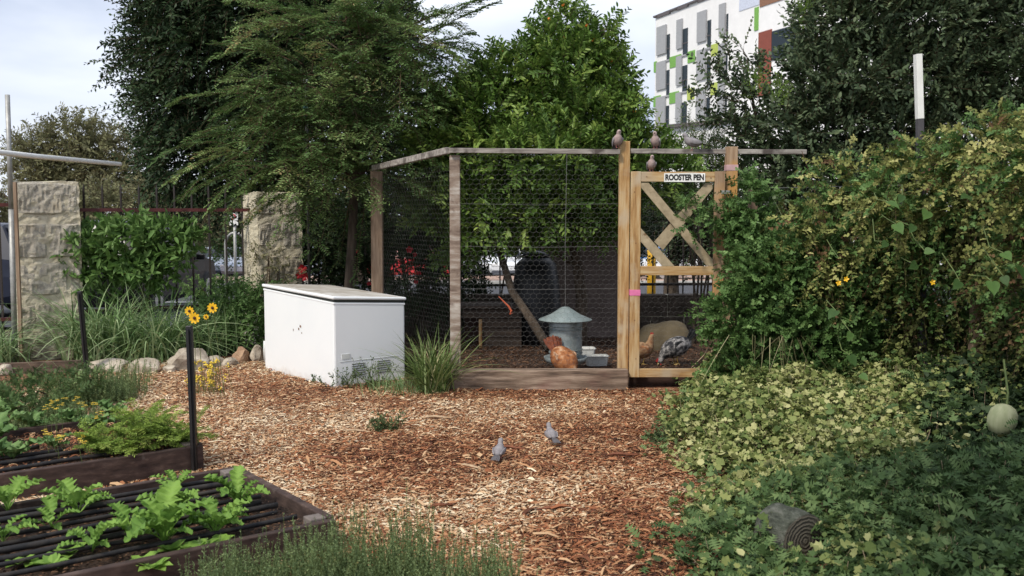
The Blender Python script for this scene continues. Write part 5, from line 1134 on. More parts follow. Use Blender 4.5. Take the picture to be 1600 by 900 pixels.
# strappy grass growing through the vines
def tuft(name, c, n, L, w, droop, mat, label, cat, spread=.05, lean=.45, group=None, up=1.0, nseg=5):
    t = thing(name, c, label, cat, group); c = np.array(c)
    p = c + np.column_stack([rng.normal(0, spread, n), rng.normal(0, spread, n), np.zeros(n)])
    d = np.column_stack([rng.normal(0, lean, n), rng.normal(0, lean, n), np.full(n, up)])
    LL = L * rng.uniform(.45, 1.1, n)
    blades('blades', mat, t, p, d, LL, w * rng.uniform(.7, 1.2, n), droop * rng.uniform(.3, 1.2, n), nseg)['kind'] = 'stuff'; return t
tuft('grass_tuft', (2.62, 9.0, 1.15), 60, .75, .010, .35, M['l_grass'], 'wispy upright grass standing out of the green vine near the hinge post', 'grass', .08, .22)
tuft('grass_tuft', (3.0, 8.9, 1.2), 50, .8, .010, .35, M['l_drygrass'], 'thin straw coloured grass between the vine and the hedge', 'grass', .1, .25)
tuft('grass_tuft', P(1212, 525, 8.35), 38, .50, .006, .5, M['l_drygrass'], 'hanging pale grass under the green vine', 'grass', .13, .42, up=-.8)
# broad leaved vine: each leaf a part
heart = MB()
def heart_mesh():
    me = bpy.data.meshes.new('leaf'); prof = [(0, .0), (-.06, .2), (.0, .38), (.15, .47), (.35, .46), (.6, .32), (.82, .14), (1, 0)]
    v = [(0, 0, 0), (.35, 0, -.03), (.7, 0, -.04), (1, 0, -.12)]; f = []
    for sg_ in (1, -1):
        b = len(v); v += [(x, sg_ * y, .05 * y / .47 - .06 * x * x) for x, y in prof[1:-1]]
        seq = [b + i for i in range(6)]; t_ = [(0, seq[0], seq[1]), (0, seq[1], seq[2]), (0, seq[2], 1), (1, seq[2], seq[3]), (1, seq[3], seq[4]), (1, seq[4], 2), (2, seq[4], seq[5]), (2, seq[5], 3)]
        f += t_ if sg_ < 0 else [q[::-1] for q in t_]
    me.from_pydata(v, [], f); me.polygons.foreach_set('use_smooth', [True] * len(f)); return me
hm = [heart_mesh() for _ in range(2)]
for i, m_ in enumerate(hm):
    a = m_.attributes.new('tint', 'FLOAT', 'POINT'); a.data.foreach_set('value', [.3 + .5 * i] * len(m_.vertices)); m_.materials.append(M['l_broad'])
def place_leaf(me, parent, p, direction, nrm, size, wf=1.0, name='leaf'):
    d = Vector(direction).normalized(); s = Vector(nrm).cross(d).normalized(); u = d.cross(s)
    o = bpy.data.objects.new(name, me); link(o, parent)
    m = Matrix((d * size, s * size * wf, u * size)).transposed().to_4x4(); m.translation = Vector(p) - wloc(parent)
    o.matrix_local = m; return o
bvn = thing('broad_leaf_vine', P(1405, 600, 7.9), 'vine with large plain heart shaped leaves threaded through the yellowing hedge', 'vine')
bl = [(1385, 378, 7.9), (1400, 350, 7.9), (1410, 305, 7.9), (1388, 315, 7.9), (1428, 352, 7.8), (1445, 392, 7.8), (1432, 412, 7.8), (1450, 330, 7.8), (1512, 305, 7.4), (1310, 402, 8.3), (1306, 485, 8.3), (1330, 520, 8.2), (1328, 555, 8.2), (1345, 585, 8.1), (1300, 620, 8.1), (1350, 616, 8), (1568, 432, 6.9), (1550, 440, 6.9), (1590, 415, 6.8), (1568, 395, 6.9), (1500, 440, 7.2)]
prev = None
for i, (x, y, Y) in enumerate(bl):
    q = P(x, y, Y - .35); place_leaf(hm[i % 2], bvn, q, (random.uniform(-.8, .8), -.45, random.uniform(-1, .1)), (random.uniform(-.8, .8), -1, random.uniform(.2, 1.2)), random.uniform(.07, .115), .85)
    mb = MB().tube([q, q + Vector((random.uniform(-.05, .05), .12, random.uniform(0, .1))), q + Vector((0, .3, random.uniform(-.1, .2)))], .004, 4); part('leaf_stalk', mb, M['stemgreen'], bvn)

# ground covers
def log_gap(x, y): return (x - 1.37) ** 2 / .012 + (y - 4.60) ** 2 / .020 < 1
def cover(name, inside, hfun, n, lm, tpl, ll, lw, label, cat, seed_tint=None, up=1.0, kind=None, xr=(.5, 4.6), yr=(3.4, 9.6), stems=None):
    xs = []; 
    while sum(len(a) for a in xs) < n:
        a = np.column_stack([rng.uniform(*xr, n), rng.uniform(*yr, n)]); keep = np.array([inside(x, y) for x, y in a]) > rng.random(len(a)); xs.append(a[keep])
    a = np.concatenate(xs)[:n]; a = a[[not log_gap(x, y) for x, y in a]]; n = len(a); hh = np.array([hfun(x, y) for x, y in a]); z = hh * (rng.random(n) ** .45) + .01
    p = np.column_stack([a, z]); d = norm(np.column_stack([rng.normal(size=n), rng.normal(size=n), rng.normal(0.1, .45, n)])); nn = norm(np.column_stack([rng.normal(0, .65, n), rng.normal(-.15, .65, n), np.full(n, up)]))
    sz = np.clip(rng.lognormal(-.08, .36, n), .4, 1.35); t = np.clip(rng.beta(1.7, 1.6, n) + (z / np.maximum(hh, .02) - .7) * .15, 0, 1)
    if seed_tint is not None: t = np.clip(t + np.array([seed_tint(x, y) for x, y in a]), 0, 1)
    tl_ = tpl if isinstance(tpl, list) else [tpl]; VV, FF, TT, b0 = [], [], [], 0; which = rng.integers(0, len(tl_), n)
    for q_, tp in enumerate(tl_):
        m_ = which == q_; V, F = scatter(tp, p[m_], d[m_], nn[m_], (ll * sz)[m_], (lw * sz)[m_]); VV.append(V); FF.append(F + b0); b0 += len(V); TT.append(np.repeat(t[m_], len(tp[0])))
    o = np_mesh(name, np.concatenate(VV), np.concatenate(FF), lm, None, np.concatenate(TT)); tag(o, label, cat, kind='stuff')
    if stems:
        m_ = rng.choice(n, stems); A = p[m_].copy(); A[:, 2] *= .2; B = p[m_] + np.column_stack([rng.normal(0, .05, stems), rng.normal(0, .05, stems), np.full(stems, .01)])
        tag(sticks(name + '_stems', M['twigdry'], None, A, B, .0028, .0018), kind='stuff')
    return o
nzf = lambda x, y, s=1.6, o_=0: mnoise.noise(Vector((x * s, y * s, o_)))
leftb = lambda y: float(np.interp(y, [3.4, 4.6, 5.2, 6.1, 7.0, 7.8, 8.6, 9.5], [.62, .78, .98, 1.22, 1.10, 1.28, 1.42, 1.72]))
def ivy_h(x, y): 
    e = max(0, min(1, (x - leftb(y)) / .55)); return (.05 + .24 * e + .16 * nzf(x, y, 1.9, 3) + .11 * nzf(x, y, 5, 13)) * (.55 + .45 * min(1, max(0, (y - 5.6) / 1))) + .02 + max(0, x - 2.6) * .25
def ivy_in(x, y):
    if x / y > .415 + .03 * nzf(x, y, 2, 5): return .10
    if y < 5.15 + .35 * nzf(x, y, 1.5, 8) + max(0, x - 2.6) * .5: return (.36 if nzf(x, y, 2.1, 91) > .10 else .09) if x > leftb(y) + .1 else 0
    e = x - leftb(y) - .22 * nzf(x, y, 3, 1) + .0; return (1. if nzf(x, y, 4.2, 61) > -.28 else .35) if e > .12 else (.25 if e > -.08 else 0)
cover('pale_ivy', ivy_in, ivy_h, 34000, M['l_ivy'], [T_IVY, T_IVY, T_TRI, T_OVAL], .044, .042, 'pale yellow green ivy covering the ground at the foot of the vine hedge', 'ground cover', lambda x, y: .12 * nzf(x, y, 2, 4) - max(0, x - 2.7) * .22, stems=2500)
def cr_in(x, y):
    e = x - leftb(y) - .25 * nzf(x, y, 2.4, 21)
    if y > 5.75 + .3 * nzf(x, y, 1.3, 71): return .07 if e > -.15 else 0
    base = 1. if e > .28 else (.45 if e > -.02 else (.08 if e > -.2 else 0))
    hole = nzf(x, y, 1.3, 33); return base * (.35 if hole > .32 else 1)
def cr_h(x, y): 
    e = max(0, min(1, (x - leftb(y)) / .8)); low_ = 1 - .72 * math.exp(-((x - 1.36) ** 2 / .12 + (y - 4.3) ** 2 / .25)); return (.05 + .20 * e + .08 * nzf(x, y, 1.5, 12)) * low_ + .02 + max(0, x - 2.1) * .22
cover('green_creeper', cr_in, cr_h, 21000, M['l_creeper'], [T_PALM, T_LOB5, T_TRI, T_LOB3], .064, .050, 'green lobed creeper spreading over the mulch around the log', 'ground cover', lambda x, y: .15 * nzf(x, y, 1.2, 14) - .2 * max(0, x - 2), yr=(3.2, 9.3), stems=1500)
def dk_in(x, y): return (1. if x > 2.1 + .3 * nzf(x, y, 1.2, 17) and y < 4.9 + .3 * nzf(x, y, 1.4, 27) + max(0, x - 2.5) * .85 else (.75 if x / y > .41 + .03 * nzf(x, y, 2, 5) and y < 7.9 else 0)) * (.4 if nzf(x, y, 1.6, 50) > .3 else 1)
def dk_h(x, y): return max(.08, (x - 1.9) * .30 + .14 * nzf(x, y, 1.5, 44))
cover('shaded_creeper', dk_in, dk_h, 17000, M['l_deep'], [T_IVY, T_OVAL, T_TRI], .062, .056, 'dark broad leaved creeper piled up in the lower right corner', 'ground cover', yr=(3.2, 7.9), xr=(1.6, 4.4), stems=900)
for (x, y, lab) in ((1322, 436, 'upper yellow flower on the vine hedge left of the marker post'), (1310, 442, 'lower yellow flower on the vine hedge'), (1457, 441, 'yellow star flower just right of the marker post'), (1448, 760, 'yellow flower on the creeper at lower right'), (1094, 829, 'yellow flower on the mulch at the creeper edge')):
    Y_ = 7.75 if y < 500 else (5.5 if x > 1400 else G(x, y).y); q = P(x, y, Y_ - (.35 if y < 500 else .0)); mb = MB()
    if y > 500: q.z = max(q.z, .05)
    for k_ in range(5):
        a = k_ * 1.256 + x; d = Vector((math.cos(a), -.3, math.sin(a))) if y < 500 else Vector((math.cos(a), math.sin(a) - .3, .35)); s = d.cross(Vector((0, -1, .5))).normalized(); R_ = .023
        mb.add([q, q + d * R_ * .6 - s * R_ * .35, q + d * R_, q + d * R_ * .6 + s * R_ * .35], [(0, 1, 2, 3)])
    tag(mb.build('yellow_flower', M['petal']), lab, 'flower', 'yellow flowers on the creepers')

# ------------------------------------------------------------------ garden plants (left)
def bush(name, cl, base, label, lm, n, k, ls, tpl, ll, lw, cat='bush', stems=5, twm=None, **kw):
    t = thing(name, base, label, cat); b = Vector(base)
    for i in range(stems):
        c = Vector(cl[i % len(cl)][0]); a = b + Vector((random.uniform(-.12, .12), random.uniform(-.08, .08), -.02)); part('stem', MB().tube([a, a.lerp(c, .5) + Vector((random.uniform(-.06, .06), 0, .05)), c], [.014, .01, .005], 5), M['twig'], t)
    foliage('leaves', lm, twm or M['stemgreen'], t, cl, n, k, ls, tpl, ll, lw, **kw); return t
BY = 11.75
bush('leafy_bush', [E(135, 392, BY, 30, 20, .25), E(200, 385, BY, 42, 24, .3), E(262, 385, BY, 26, 18, .25), E(150, 420, BY, 36, 16, .25), E(228, 422, BY, 34, 14, .25), E(292, 382, BY, 10, 10, .15), E(108, 405, BY, 8, 18, .15)], (px_at(200, BY), BY, 0),
     'bright green large leaved bush overhanging the iron fence by the left pillar', M['l_bush'], 480, 8, .22, T_OVAL, .15, .056, rosette=True, up=.5, droop=.05, spread=.8, inner=.35, front=.75)
def clump(name, px, py, Y, n, L, w, droop, mat, label, spread, lean, group=None, cat='grass', z=None):
    c = P(px, py, Y); c.z = 0 if z is None else z; return tuft(name, c, n, L, w, droop, mat, label, cat, spread, lean, group, nseg=7)
clump('grass_clump', 165, 560, 11.2, 460, 1.3, .019, .75, M['l_grass'], 'big arching grass clump right of the left pillar', .16, .34)
clump('grass_clump', 240, 560, 11.2, 420, 1.2, .018, .8, M['l_grass'], 'arching grass clump behind the largest cream rock', .16, .38)
clump('grass_clump', -8, 565, 10.9, 260, 1.0, .013, .9, M['l_grass'], 'grass clump cut by the left edge of the picture', .14, .4)
clump('grass_clump', 330, 550, 11.6, 160, .95, .012, .5, M['l_grass'], 'thin upright grass behind the yellow daisies', .14, .2)
clump('spiky_clump', 676, 612, 9.15, 330, .80, .014, .55, M['l_spiky'], 'pale spiky variegated grass clump between the freezer and the pen', .07, .36)
clump('grass_tuft', 612, 606, 9.25, 170, .24, .006, .4, M['l_grass'], 'short green grass at the foot of the freezer', .16, .3)
clump('grass_tuft', 650, 612, 9.1, 150, .22, .006, .4, M['l_grass'], 'short grass between the freezer and the spiky clump', .12, .3)
WY = 11.9
bush('weedy_shrub', [E(340, 505, WY, 40, 34, .25), E(395, 500, WY, 40, 36, .25), E(370, 470, WY + .2, 40, 24, .25), E(420, 480, WY + .2, 26, 44, .25), E(310, 530, WY - .3, 28, 20, .2)], (px_at(370, WY), WY, 0), 'mixed weedy greenery left of the freezer', M['l_vine'], 520, 9, .22, T_OVAL, .07, .03, inner=.2, up=.4)
bush('climbing_weed', [E(420, 400, y2 - .12, 30, 22, .06), E(435, 425, y2 - .12, 34, 18, .06), E(398, 450, y2 - .2, 20, 26, .08), E(398, 392, y2 - .1, 14, 10, .05)], (px_at(425, y2 - .2), y2 - .2, 0), 'thin climbing weed on the face of the mossy pillar', M['l_gum'], 120, 7, .14, T_OVAL, .035, .02, inner=.1, twm=M['twigdry'])
bush('verge_shrub', [E(315, 448, 14.2, 26, 12, .3), E(355, 446, 14.2, 34, 12, .3), E(395, 448, 14.2, 20, 12, .3), E(345, 475, 14.2, 60, 22, .3)], (px_at(350, 14.2), 14.2, 0), 'low clipped green shrub just outside the iron fence', M['l_bush'], 420, 9, .12, T_DIA, .04, .018, inner=.3)
ferny = bush('herb_patch', [E(60, 610, 8.1, 70, 22, .35), E(20, 640, 7.6, 60, 25, .3), E(130, 600, 8.6, 50, 18, .3)], G(60, 640), 'loose low green herbs at the far end of the bed', M['l_creeper'], 420, 9, .15, T_LOB5, .045, .03, inner=.1, up=.6)
# feathery horsetail-like herb rows
def needles(name, x0, y0, x1, y1, n, h, label, mat=None, wd=.16, kk=26, ll=.022, cat='herb', lean=.16):
    a = G(x0, y0); b = G(x1, y1); t = thing(name, (a + b) / 2, label, cat); f = rng.random(n); c = np.array(a)[None] * (1 - f)[:, None] + np.array(b)[None] * f[:, None]
    c[:, 0] += rng.normal(0, wd * .5, n); c[:, 1] += rng.normal(0, wd, n); c[:, 2] = .02; d = norm(np.column_stack([rng.normal(0, lean, n), rng.normal(0, lean, n), np.ones(n)])); L = h * rng.uniform(.5, 1.12, n) * (.8 + .3 * np.sin(f * 9 + x0))
    sticks('stems', M['stemgreen'], t, c, c + d * L[:, None], .0022, .001)['kind'] = 'stuff'
    tt = rng.random((n, kk)) ** .8; p = c[:, None] + d[:, None] * (L[:, None] * tt)[..., None]; q = rnd3(n * kk).reshape(n, kk, 3); ld_ = norm(q * .8 + d[:, None] * .75)
    tint = np.clip(rng.beta(2, 2, n)[:, None] * .7 + rng.random((n, kk)) * .3 + .15 * (tt - .5), 0, 1); s = ll * rng.uniform(.6, 1.3, (n, kk)) * (1.1 - .5 * tt)
    leaves('needles', mat or M['l_herb'], t, T_DIA, p.reshape(-1, 3), ld_.reshape(-1, 3), norm(rnd3(n * kk)), s.ravel(), (s * .3).ravel(), tint.ravel()); return t
needles('herb_clump', 130, 636, 200, 628, 260, .26, 'soft bright green feathery herb clump behind the flat brown rock', wd=.12)
needles('herb_clump', 40, 665, 105, 660, 200, .22, 'low feathery herb clump at the back left of the farther bed', wd=.12)
needles('herb_clump', 20, 690, 150, 668, 260, .20, 'fine green herbs under the yellow flowers in the farther bed', wd=.12)
needles('herb_clump', 100, 640, 215, 612, 420, .30, 'bushy dark green herb mound in front of the pale rocks', wd=.16)
needles('rosemary', 300, 985, 470, 950, 900, .27, 'rosemary growing against the front of the near bed', wd=.13, kk=40, ll=.017)
needles('rosemary', 470, 975, 640, 945, 900, .37, 'tallest rosemary stems, at the bottom centre of the picture', wd=.13, kk=40, ll=.017)
needles('rosemary', 640, 985, 780, 960, 560, .30, 'rosemary at the right end of the row, thinning into the mulch', wd=.12, kk=40, ll=.017)
for (x, y, h, nn_, lab) in ((600, 675, .17, 34, 'small dark weed alone in the middle of the mulch yard'), (535, 606, .26, 26, 'small leafy weed at the front corner of the freezer'), (585, 606, .30, 26, 'taller weed in front of the freezer vents'), (1040, 690, .14, 26, 'low weed at the left edge of the pale ivy'), (505, 600, .1, 10, 'tiny seedling weed against the long side of the freezer')):
    g = G(x, y); t = thing('weed', g, lab, 'weed', 'weeds in the mulch'); c = np.repeat(np.array(g)[None], nn_, 0) + rng.normal(0, .035, (nn_, 3)) * [1.6, 1, 0]
    d = norm(np.column_stack([rng.normal(0, .6, nn_), rng.normal(0, .5, nn_), np.ones(nn_)])); L = h * rng.uniform(.5, 1.15, nn_); sticks('stems', M['stemgreen'], t, c, c + d * L[:, None], .0025, .001)['kind'] = 'stuff'
    tt = rng.random((nn_, 15)); p = c[:, None] + d[:, None] * (L[:, None] * tt)[..., None]; q = rnd3(nn_ * 15).reshape(nn_, 15, 3)
    leaves('leaves', M['l_weed'], t, T_OVAL, p.reshape(-1, 3), norm(q + d[:, None] * .6).reshape(-1, 3), norm(rnd3(nn_ * 15) + [0, 0, 1]), .028 * rng.uniform(.6, 1.2, nn_ * 15), .012, rng.random(nn_ * 15))

# mustard greens: each leaf a part
def frond_mesh(seed, nl=9, w0=.20, mat=None, curl=.42, tint=.5, name='leaf', depth=.75, stalk=.22, rise=.42, step=4):
    r_ = random.Random(seed); v = []; f = []; tn = []; n = nl * step + 4
    bend = r_.uniform(-.12, .12)
    def mid(t): return Vector((t * (1 - .16 * t), bend * t * t, rise * t - curl * t * t))
    cols = []
    for sg_ in (0, 1, -1):
        for c_ in ((0,) if sg_ == 0 else (.5, 1.)):
            col = []
            for i in range(n + 1):
                t = i / n; b = max(0, (t - stalk) / (1 - stalk)); ph = b * nl + (.15 if sg_ < 0 else 0)
                env = w0 * (math.sin(math.pi * min(1, b * .84 + .10)) ** .8) if t > stalk else .016
                if i == n: env = 0
                lob = abs(math.sin(math.pi * ph)) ** .7; w_ = env * ((1 - depth) + depth * lob) * (1 + .16 * math.sin(ph * 14 + seed)) if t > stalk else env
                fwd = .30 * w_ * c_; ruf = env * c_ * (.30 + .35 * math.sin(ph * 5.1 + seed + sg_))
                q = mid(t) + Vector((fwd, sg_ * w_ * c_, ruf + (0 if c_ else -.006))); v.append(tuple(q)); col.append(len(v) - 1)
                tn.append(min(1, max(0, tint + (.28 if c_ == 0 else -.05) + r_.uniform(-.08, .08))))
            cols.append(col)
    for (a, b) in ((0, 1), (1, 2)):
        for i in range(n): f.append((cols[a][i], cols[a][i + 1], cols[b][i + 1], cols[b][i]))
    for (a, b) in ((0, 3), (3, 4)):
        for i in range(n): f.append((cols[a][i + 1], cols[a][i], cols[b][i], cols[b][i + 1]))
    me = bpy.data.meshes.new(name); me.from_pydata(v, [], f); me.materials.append(mat); me.polygons.foreach_set('use_smooth', [True] * len(f))
    at = me.attributes.new('tint', 'FLOAT', 'POINT'); at.data.foreach_set('value', tn); return me
mm_ = [frond_mesh(i, nl=7, w0=.135 + .012 * (i % 3), mat=M['l_mustard'], tint=.05 + .13 * i, depth=.62, stalk=.25, curl=.62, rise=.55) for i in range(6)]
def rosette(name, g, n, size, meshes, label, group, tiltr=(.15, 1.1), cat='plant', wf=1.1):
    t = thing(name, g, label, cat, group); a0 = random.random() * 6
    for i in range(n):
        a = a0 + i * 2.4 + random.uniform(-.3, .3); el = random.uniform(*tiltr) ; d = Vector((math.cos(a), math.sin(a), el)); place_leaf(random.choice(meshes), t, Vector(g) + Vector((0, 0, .0)), d, Vector((-math.cos(a) * el, -math.sin(a) * el, 1)), size * random.uniform(.65, 1.15), wf)
    return t
HS = HB - .03
mus = [(372, 792, .26, 11, 'mustard plant nearest the back corner post of the near bed'), (278, 800, .26, 10, 'mustard plant behind the biggest one, toward the back board'), (258, 850, .34, 15, 'biggest mustard plant, with broad leaves, in the middle of the near bed'), (336, 838, .27, 12, 'mustard plant near the right side board'),
       (145, 862, .25, 9, 'mustard plant with one upright toothed leaf toward the front'), (122, 806, .29, 10, 'mustard plant with long side leaves near the back board'), (80, 828, .22, 6, 'small mustard plant with few leaves, left part of the bed'), (5, 848, .20, 8, 'mustard plant cut by the left edge, front row'), (12, 800, .26, 8, 'mustard plant cut by the left edge, back row'), (205, 835, .25, 10, 'round leaved mustard left of the biggest plant'), (275, 770, .18, 6, 'small mustard at the back board near the corner')]
for (x, y, s, n, lab) in mus: rosette('mustard_plant', G(x, y, HS), n, s, mm_, lab, 'mustard plants in the near bed', (.25, 1.3), wf=1.)
def oval_mesh(mat, tint):
    v, f = T_OVAL; me = bpy.data.meshes.new('leaf'); vv = [(a, b * .62, c + .25 * a - .22 * a * a) for a, b, c in v]; me.from_pydata(vv, [], [tuple(int(k) for k in q) for q in f]); me.materials.append(mat)
    at = me.attributes.new('tint', 'FLOAT', 'POINT'); at.data.foreach_set('value', [tint] * len(v)); me.polygons.foreach_set('use_smooth', [True] * len(f)); return me
om = [oval_mesh(M['l_mustard'], .35 + .3 * i) for i in range(3)]
for i, (x, y, lab) in enumerate([(222, 882, 'cluster of small seedlings at the front board'), (268, 862, 'seedling pair right of the front cluster'), (300, 862, 'tiny seedling below the right mustard'), (318, 858, 'seedling second from the right end'), (345, 852, 'rightmost seedling in the near bed'), (80, 884, 'round leaved seedling at the left front'), (30, 882, 'seedling at the bottom left corner'), (52, 880, 'seedling between the two left ones'), (240, 888, 'seedling touching the front board'), (110, 868, 'pale seedling before the toothed mustard')]):
    rosette('seedling', G(x, y, HS - .01), 12, .085, om, lab, 'small seedlings in the near bed', (.1, .6), wf=1.2)
# marigold foliage and flowers in the farther bed
nn_ = 2600; ab = np.column_stack([rng.random(nn_) ** 1.2 * 1.3 + .06, rng.random(nn_) * 1.1 + .06]); pp = np.array([tuple(BB0 + BU * a + BV * b) for a, b in ab]); pp[:, 2] = HB - .035 + rng.random(nn_) * .015
an_ = rng.random(nn_) * 6.28; V, F = scatter(T_CHIP, pp, np.column_stack([np.cos(an_), np.sin(an_), rng.normal(0, .2, nn_)]), norm(np.column_stack([rng.normal(0, .3, nn_), rng.normal(0, .3, nn_), np.ones(nn_)])), rng.uniform(.015, .05, nn_), rng.uniform(.004, .011, nn_))
tag(np_mesh('bed_mulch', V, F, M['chip'], None, np.repeat(rng.random(nn_) * .8, 6)), kind='stuff')
fm = [frond_mesh(20 + i, nl=10, w0=.15, mat=M['l_fern'], tint=.05 + .15 * i, depth=.98, stalk=.10, curl=.8, rise=.7, step=4) for i in range(5)]
for (x, y, s, n, lab) in ((200, 708, .38, 18, 'tall ferny yellow green plant at the left of the marigold row'), (238, 698, .46, 22, 'largest ferny marigold plant in the middle of its row'), (276, 700, .36, 18, 'ferny marigold plant beside the bed corner'), (222, 678, .42, 18, 'ferny plant behind the largest marigold'), (160, 712, .34, 16, 'drooping darker ferny plant, left of the tall one')):
    g = G(x, y, HS); t = thing('marigold_plant', g, lab, 'plant', 'ferny marigold plants'); m_ = n + 4
    a = rng.random(m_) * 6.28; el = rng.uniform(.5, 2.6, m_); B = np.repeat(np.array(g)[None], m_, 0) + rng.normal(0, .03, (m_, 3)) * [1, 1, 0]
    feather(t, M['l_fern'], (B, norm(np.column_stack([np.cos(a), np.sin(a), el])), s * rng.uniform(.6, 1.1, m_), rng.uniform(.2, .6, m_)), nl=9, side_len=.085, ll=.020, lw=.0075, nside=18, name='foliage', tw=.4, stem=M['stemgreen'])
om2 = [frond_mesh(40 + i, nl=4, w0=.24, mat=M['l_vine'], tint=.3 + .2 * i, depth=.4, stalk=.15) for i in range(3)]
for (x, y, s, n, lab) in ((20, 720, .24, 10, 'strawberry like plant near the front board at the left edge'), (-10, 690, .26, 10, 'leafy plant cut by the left edge in the farther bed'), (50, 670, .22, 9, 'low leafy plant behind the black pipes'), (110, 662, .2, 9, 'low leafy plant amid the yellow flowers'), (150, 672, .22, 10, 'leafy plant between the yellow flowers and the ferny row'), (85, 700, .16, 8, 'small leafy plant beside the irrigation pipes'), (0, 655, .24, 10, 'leafy plant in the back left corner of the farther bed'), (175, 650, .2, 9, 'leafy plant beside the flat brown rock')):
    rosette('leafy_plant', G(x, y, HS), n, s, om2, lab, 'leafy plants in the farther bed', (.2, 1.))
def floret_cluster(pts, z, label):
    g0 = G(*pts[0], z); t = thing('yellow_flowers', (g0.x, g0.y, HS), label, 'flowers')
    for (x, y) in pts:
        q = G(x, y, z + random.uniform(-.04, .03)); part('flower_stem', MB().tube([(q.x + random.uniform(-.04, .04), q.y + .03, HS - .02), q], .002, 4), M['stemgreen'], t); mb = MB()
        for k_ in range(4):
            c = q + Vector((random.uniform(-.02, .02), random.uniform(-.02, .02), random.uniform(-.008, .012)))
            for j in range(4):
                a = j * 1.57 + k_; mb.add([c, c + Vector((math.cos(a - .5) * .008, math.sin(a - .5) * .008, .003)), c + Vector((math.cos(a) * .014, math.sin(a) * .014, .001)), c + Vector((math.cos(a + .5) * .008, math.sin(a + .5) * .008, .003))], [(0, 1, 2, 3)])
        part('floret', mb, M['petal2'], t)
floret_cluster([(75, 632), (82, 628), (90, 625), (85, 640), (70, 638), (95, 632), (100, 624)], .36, 'yellow florets at the left of the farther bed')
floret_cluster([(118, 628), (125, 632), (133, 634), (145, 630), (148, 634), (120, 622), (155, 645), (150, 652)], .36, 'yellow florets in the middle of the farther bed')
floret_cluster([(70, 674), (78, 678), (88, 682), (95, 684), (92, 688), (74, 680)], .28, 'low yellow florets above the pipes')
floret_cluster([(124, 678), (130, 690), (128, 682), (122, 688)], .28, 'few low yellow florets left of the ferny plants')
tt_ = thing('yellow_flowers', G(330, 610), 'yellow flowering weed on the mulch right of the tall black stake', 'flowers')
for i in range(46):
    q = G(random.gauss(328, 11), 615, 0); q.y += random.uniform(-.15, .15); q.z = random.uniform(.05, .3); part('stem', MB().tube([(q.x + random.uniform(-.05, .05), q.y, 0), q], .0018, 4), M['stemgreen'], tt_)
    mb = MB()
    for k_ in range(4):
        c = q + Vector((random.uniform(-.02, .02), random.uniform(-.02, .02), random.uniform(-.02, .02))); mb.box(c, (.012, .012, .008), Matrix.Rotation(random.random() * 3, 3, 'Z') @ Matrix.Rotation(.6, 3, 'X'))
    part('floret', mb, M['petal2'], tt_)
# three yellow daisies with dark centres
for i, (x, y, r_, lab) in enumerate(((296, 486, 10, 'upper left yellow daisy with a dark eye, above the stake'), (304, 497, 12, 'lowest yellow daisy with a dark eye, at the stake top'), (332, 481, 11, 'right hand yellow daisy with a dark eye'), (322, 495, 6, 'small half open yellow daisy between the larger ones'))):
    Y_ = 8.7; q = P(x, y, Y_); t = thing('daisy', (q.x, Y_ + .15, 0), lab, 'flower', 'yellow daisies'); R_ = r_ * Y_ / FPX * .76
    part('stem', MB().tube([(q.x + .03 * (i - 1), Y_ + .2, 0), (q.x + .01, Y_ + .1, q.z * .6), q + Vector((0, .01, 0))], .003, 5), M['stemgreen'], t)
    for k_ in range(9):
        a = k_ * .698; d = Vector((math.cos(a), -.12, math.sin(a))); s = Vector((-math.sin(a), 0, math.cos(a)))
        part('petal', MB().add([q, q + d * R_ * .5 - s * R_ * .26, q + d * R_ * .95 - s * R_ * .16, q + d * R_, q + d * R_ * .95 + s * R_ * .16, q + d * R_ * .5 + s * R_ * .26], [(0, 1, 2, 3, 4, 5)]), M['petal'], t)
    part('flower_centre', MB().lathe([(.004, -.004), (R_ * .3, 0), (R_ * .22, .012), (.002, .016)], q + Vector((0, -.004, 0)), 10, Matrix.Rotation(R(90), 3, 'X')), M['flowereye'], t)

# ------------------------------------------------------------------ birds
def bird_body(mb, spine, n=14):
    """spine: (x forward, z, half width, half height); one continuous skin"""
    pts = []
    for i in range(len(spine) - 1):
        p0 = spine[max(i - 1, 0)]; p1 = spine[i]; p2 = spine[i + 1]; p3 = spine[min(i + 2, len(spine) - 1)]
        for j in range(4):
            t = j / 4; pts.append(tuple(.5 * ((2 * b) + (-a + c_) * t + (2 * a - 5 * b + 4 * c_ - d) * t * t + (-a + 3 * b - 3 * c_ + d) * t ** 3) for a, b, c_, d in zip(p0, p1, p2, p3)))
    pts.append(spine[-1]); rings = []
    for i, (x, z, w, h) in enumerate(pts):
        a = pts[max(i - 1, 0)]; b = pts[min(i + 1, len(pts) - 1)]; t = Vector((b[0] - a[0], 0, b[1] - a[1])).normalized(); u = Vector((-t.z, 0, t.x))
        rings.append([Vector((x, 0, z)) + Vector((0, 1, 0)) * max(w, .001) * math.cos(k * 2 * math.pi / n) + u * max(h, .001) * math.sin(k * 2 * math.pi / n) for k in range(n)])
    return mb.loft(rings)
def feather_fan(mb, base, d, n, L, w, spread, up=(0, 0, 1), thick=.004):
    base = Vector(base); d = Vector(d).normalized(); up = Vector(up); s = d.cross(up).normalized()
    for i in range(n):
        f = (i / (n - 1) - .5) if n > 1 else 0; dd = (d + s * f * spread).normalized(); ss = dd.cross(up).normalized(); o = base + s * f * w * n * .35 + up * abs(f) * -.004 + up * .0012 * i
        vs = [o - ss * w * .3, o + dd * L * .6 - ss * w * .5, o + dd * L * .95 - ss * w * .3, o + dd * L, o + dd * L * .95 + ss * w * .3, o + dd * L * .6 + ss * w * .5, o + ss * w * .3]
        mb.add(vs + [v - up * thick for v in vs], [(0, 1, 2, 3, 4, 5, 6), (13, 12, 11, 10, 9, 8, 7)])
    return mb
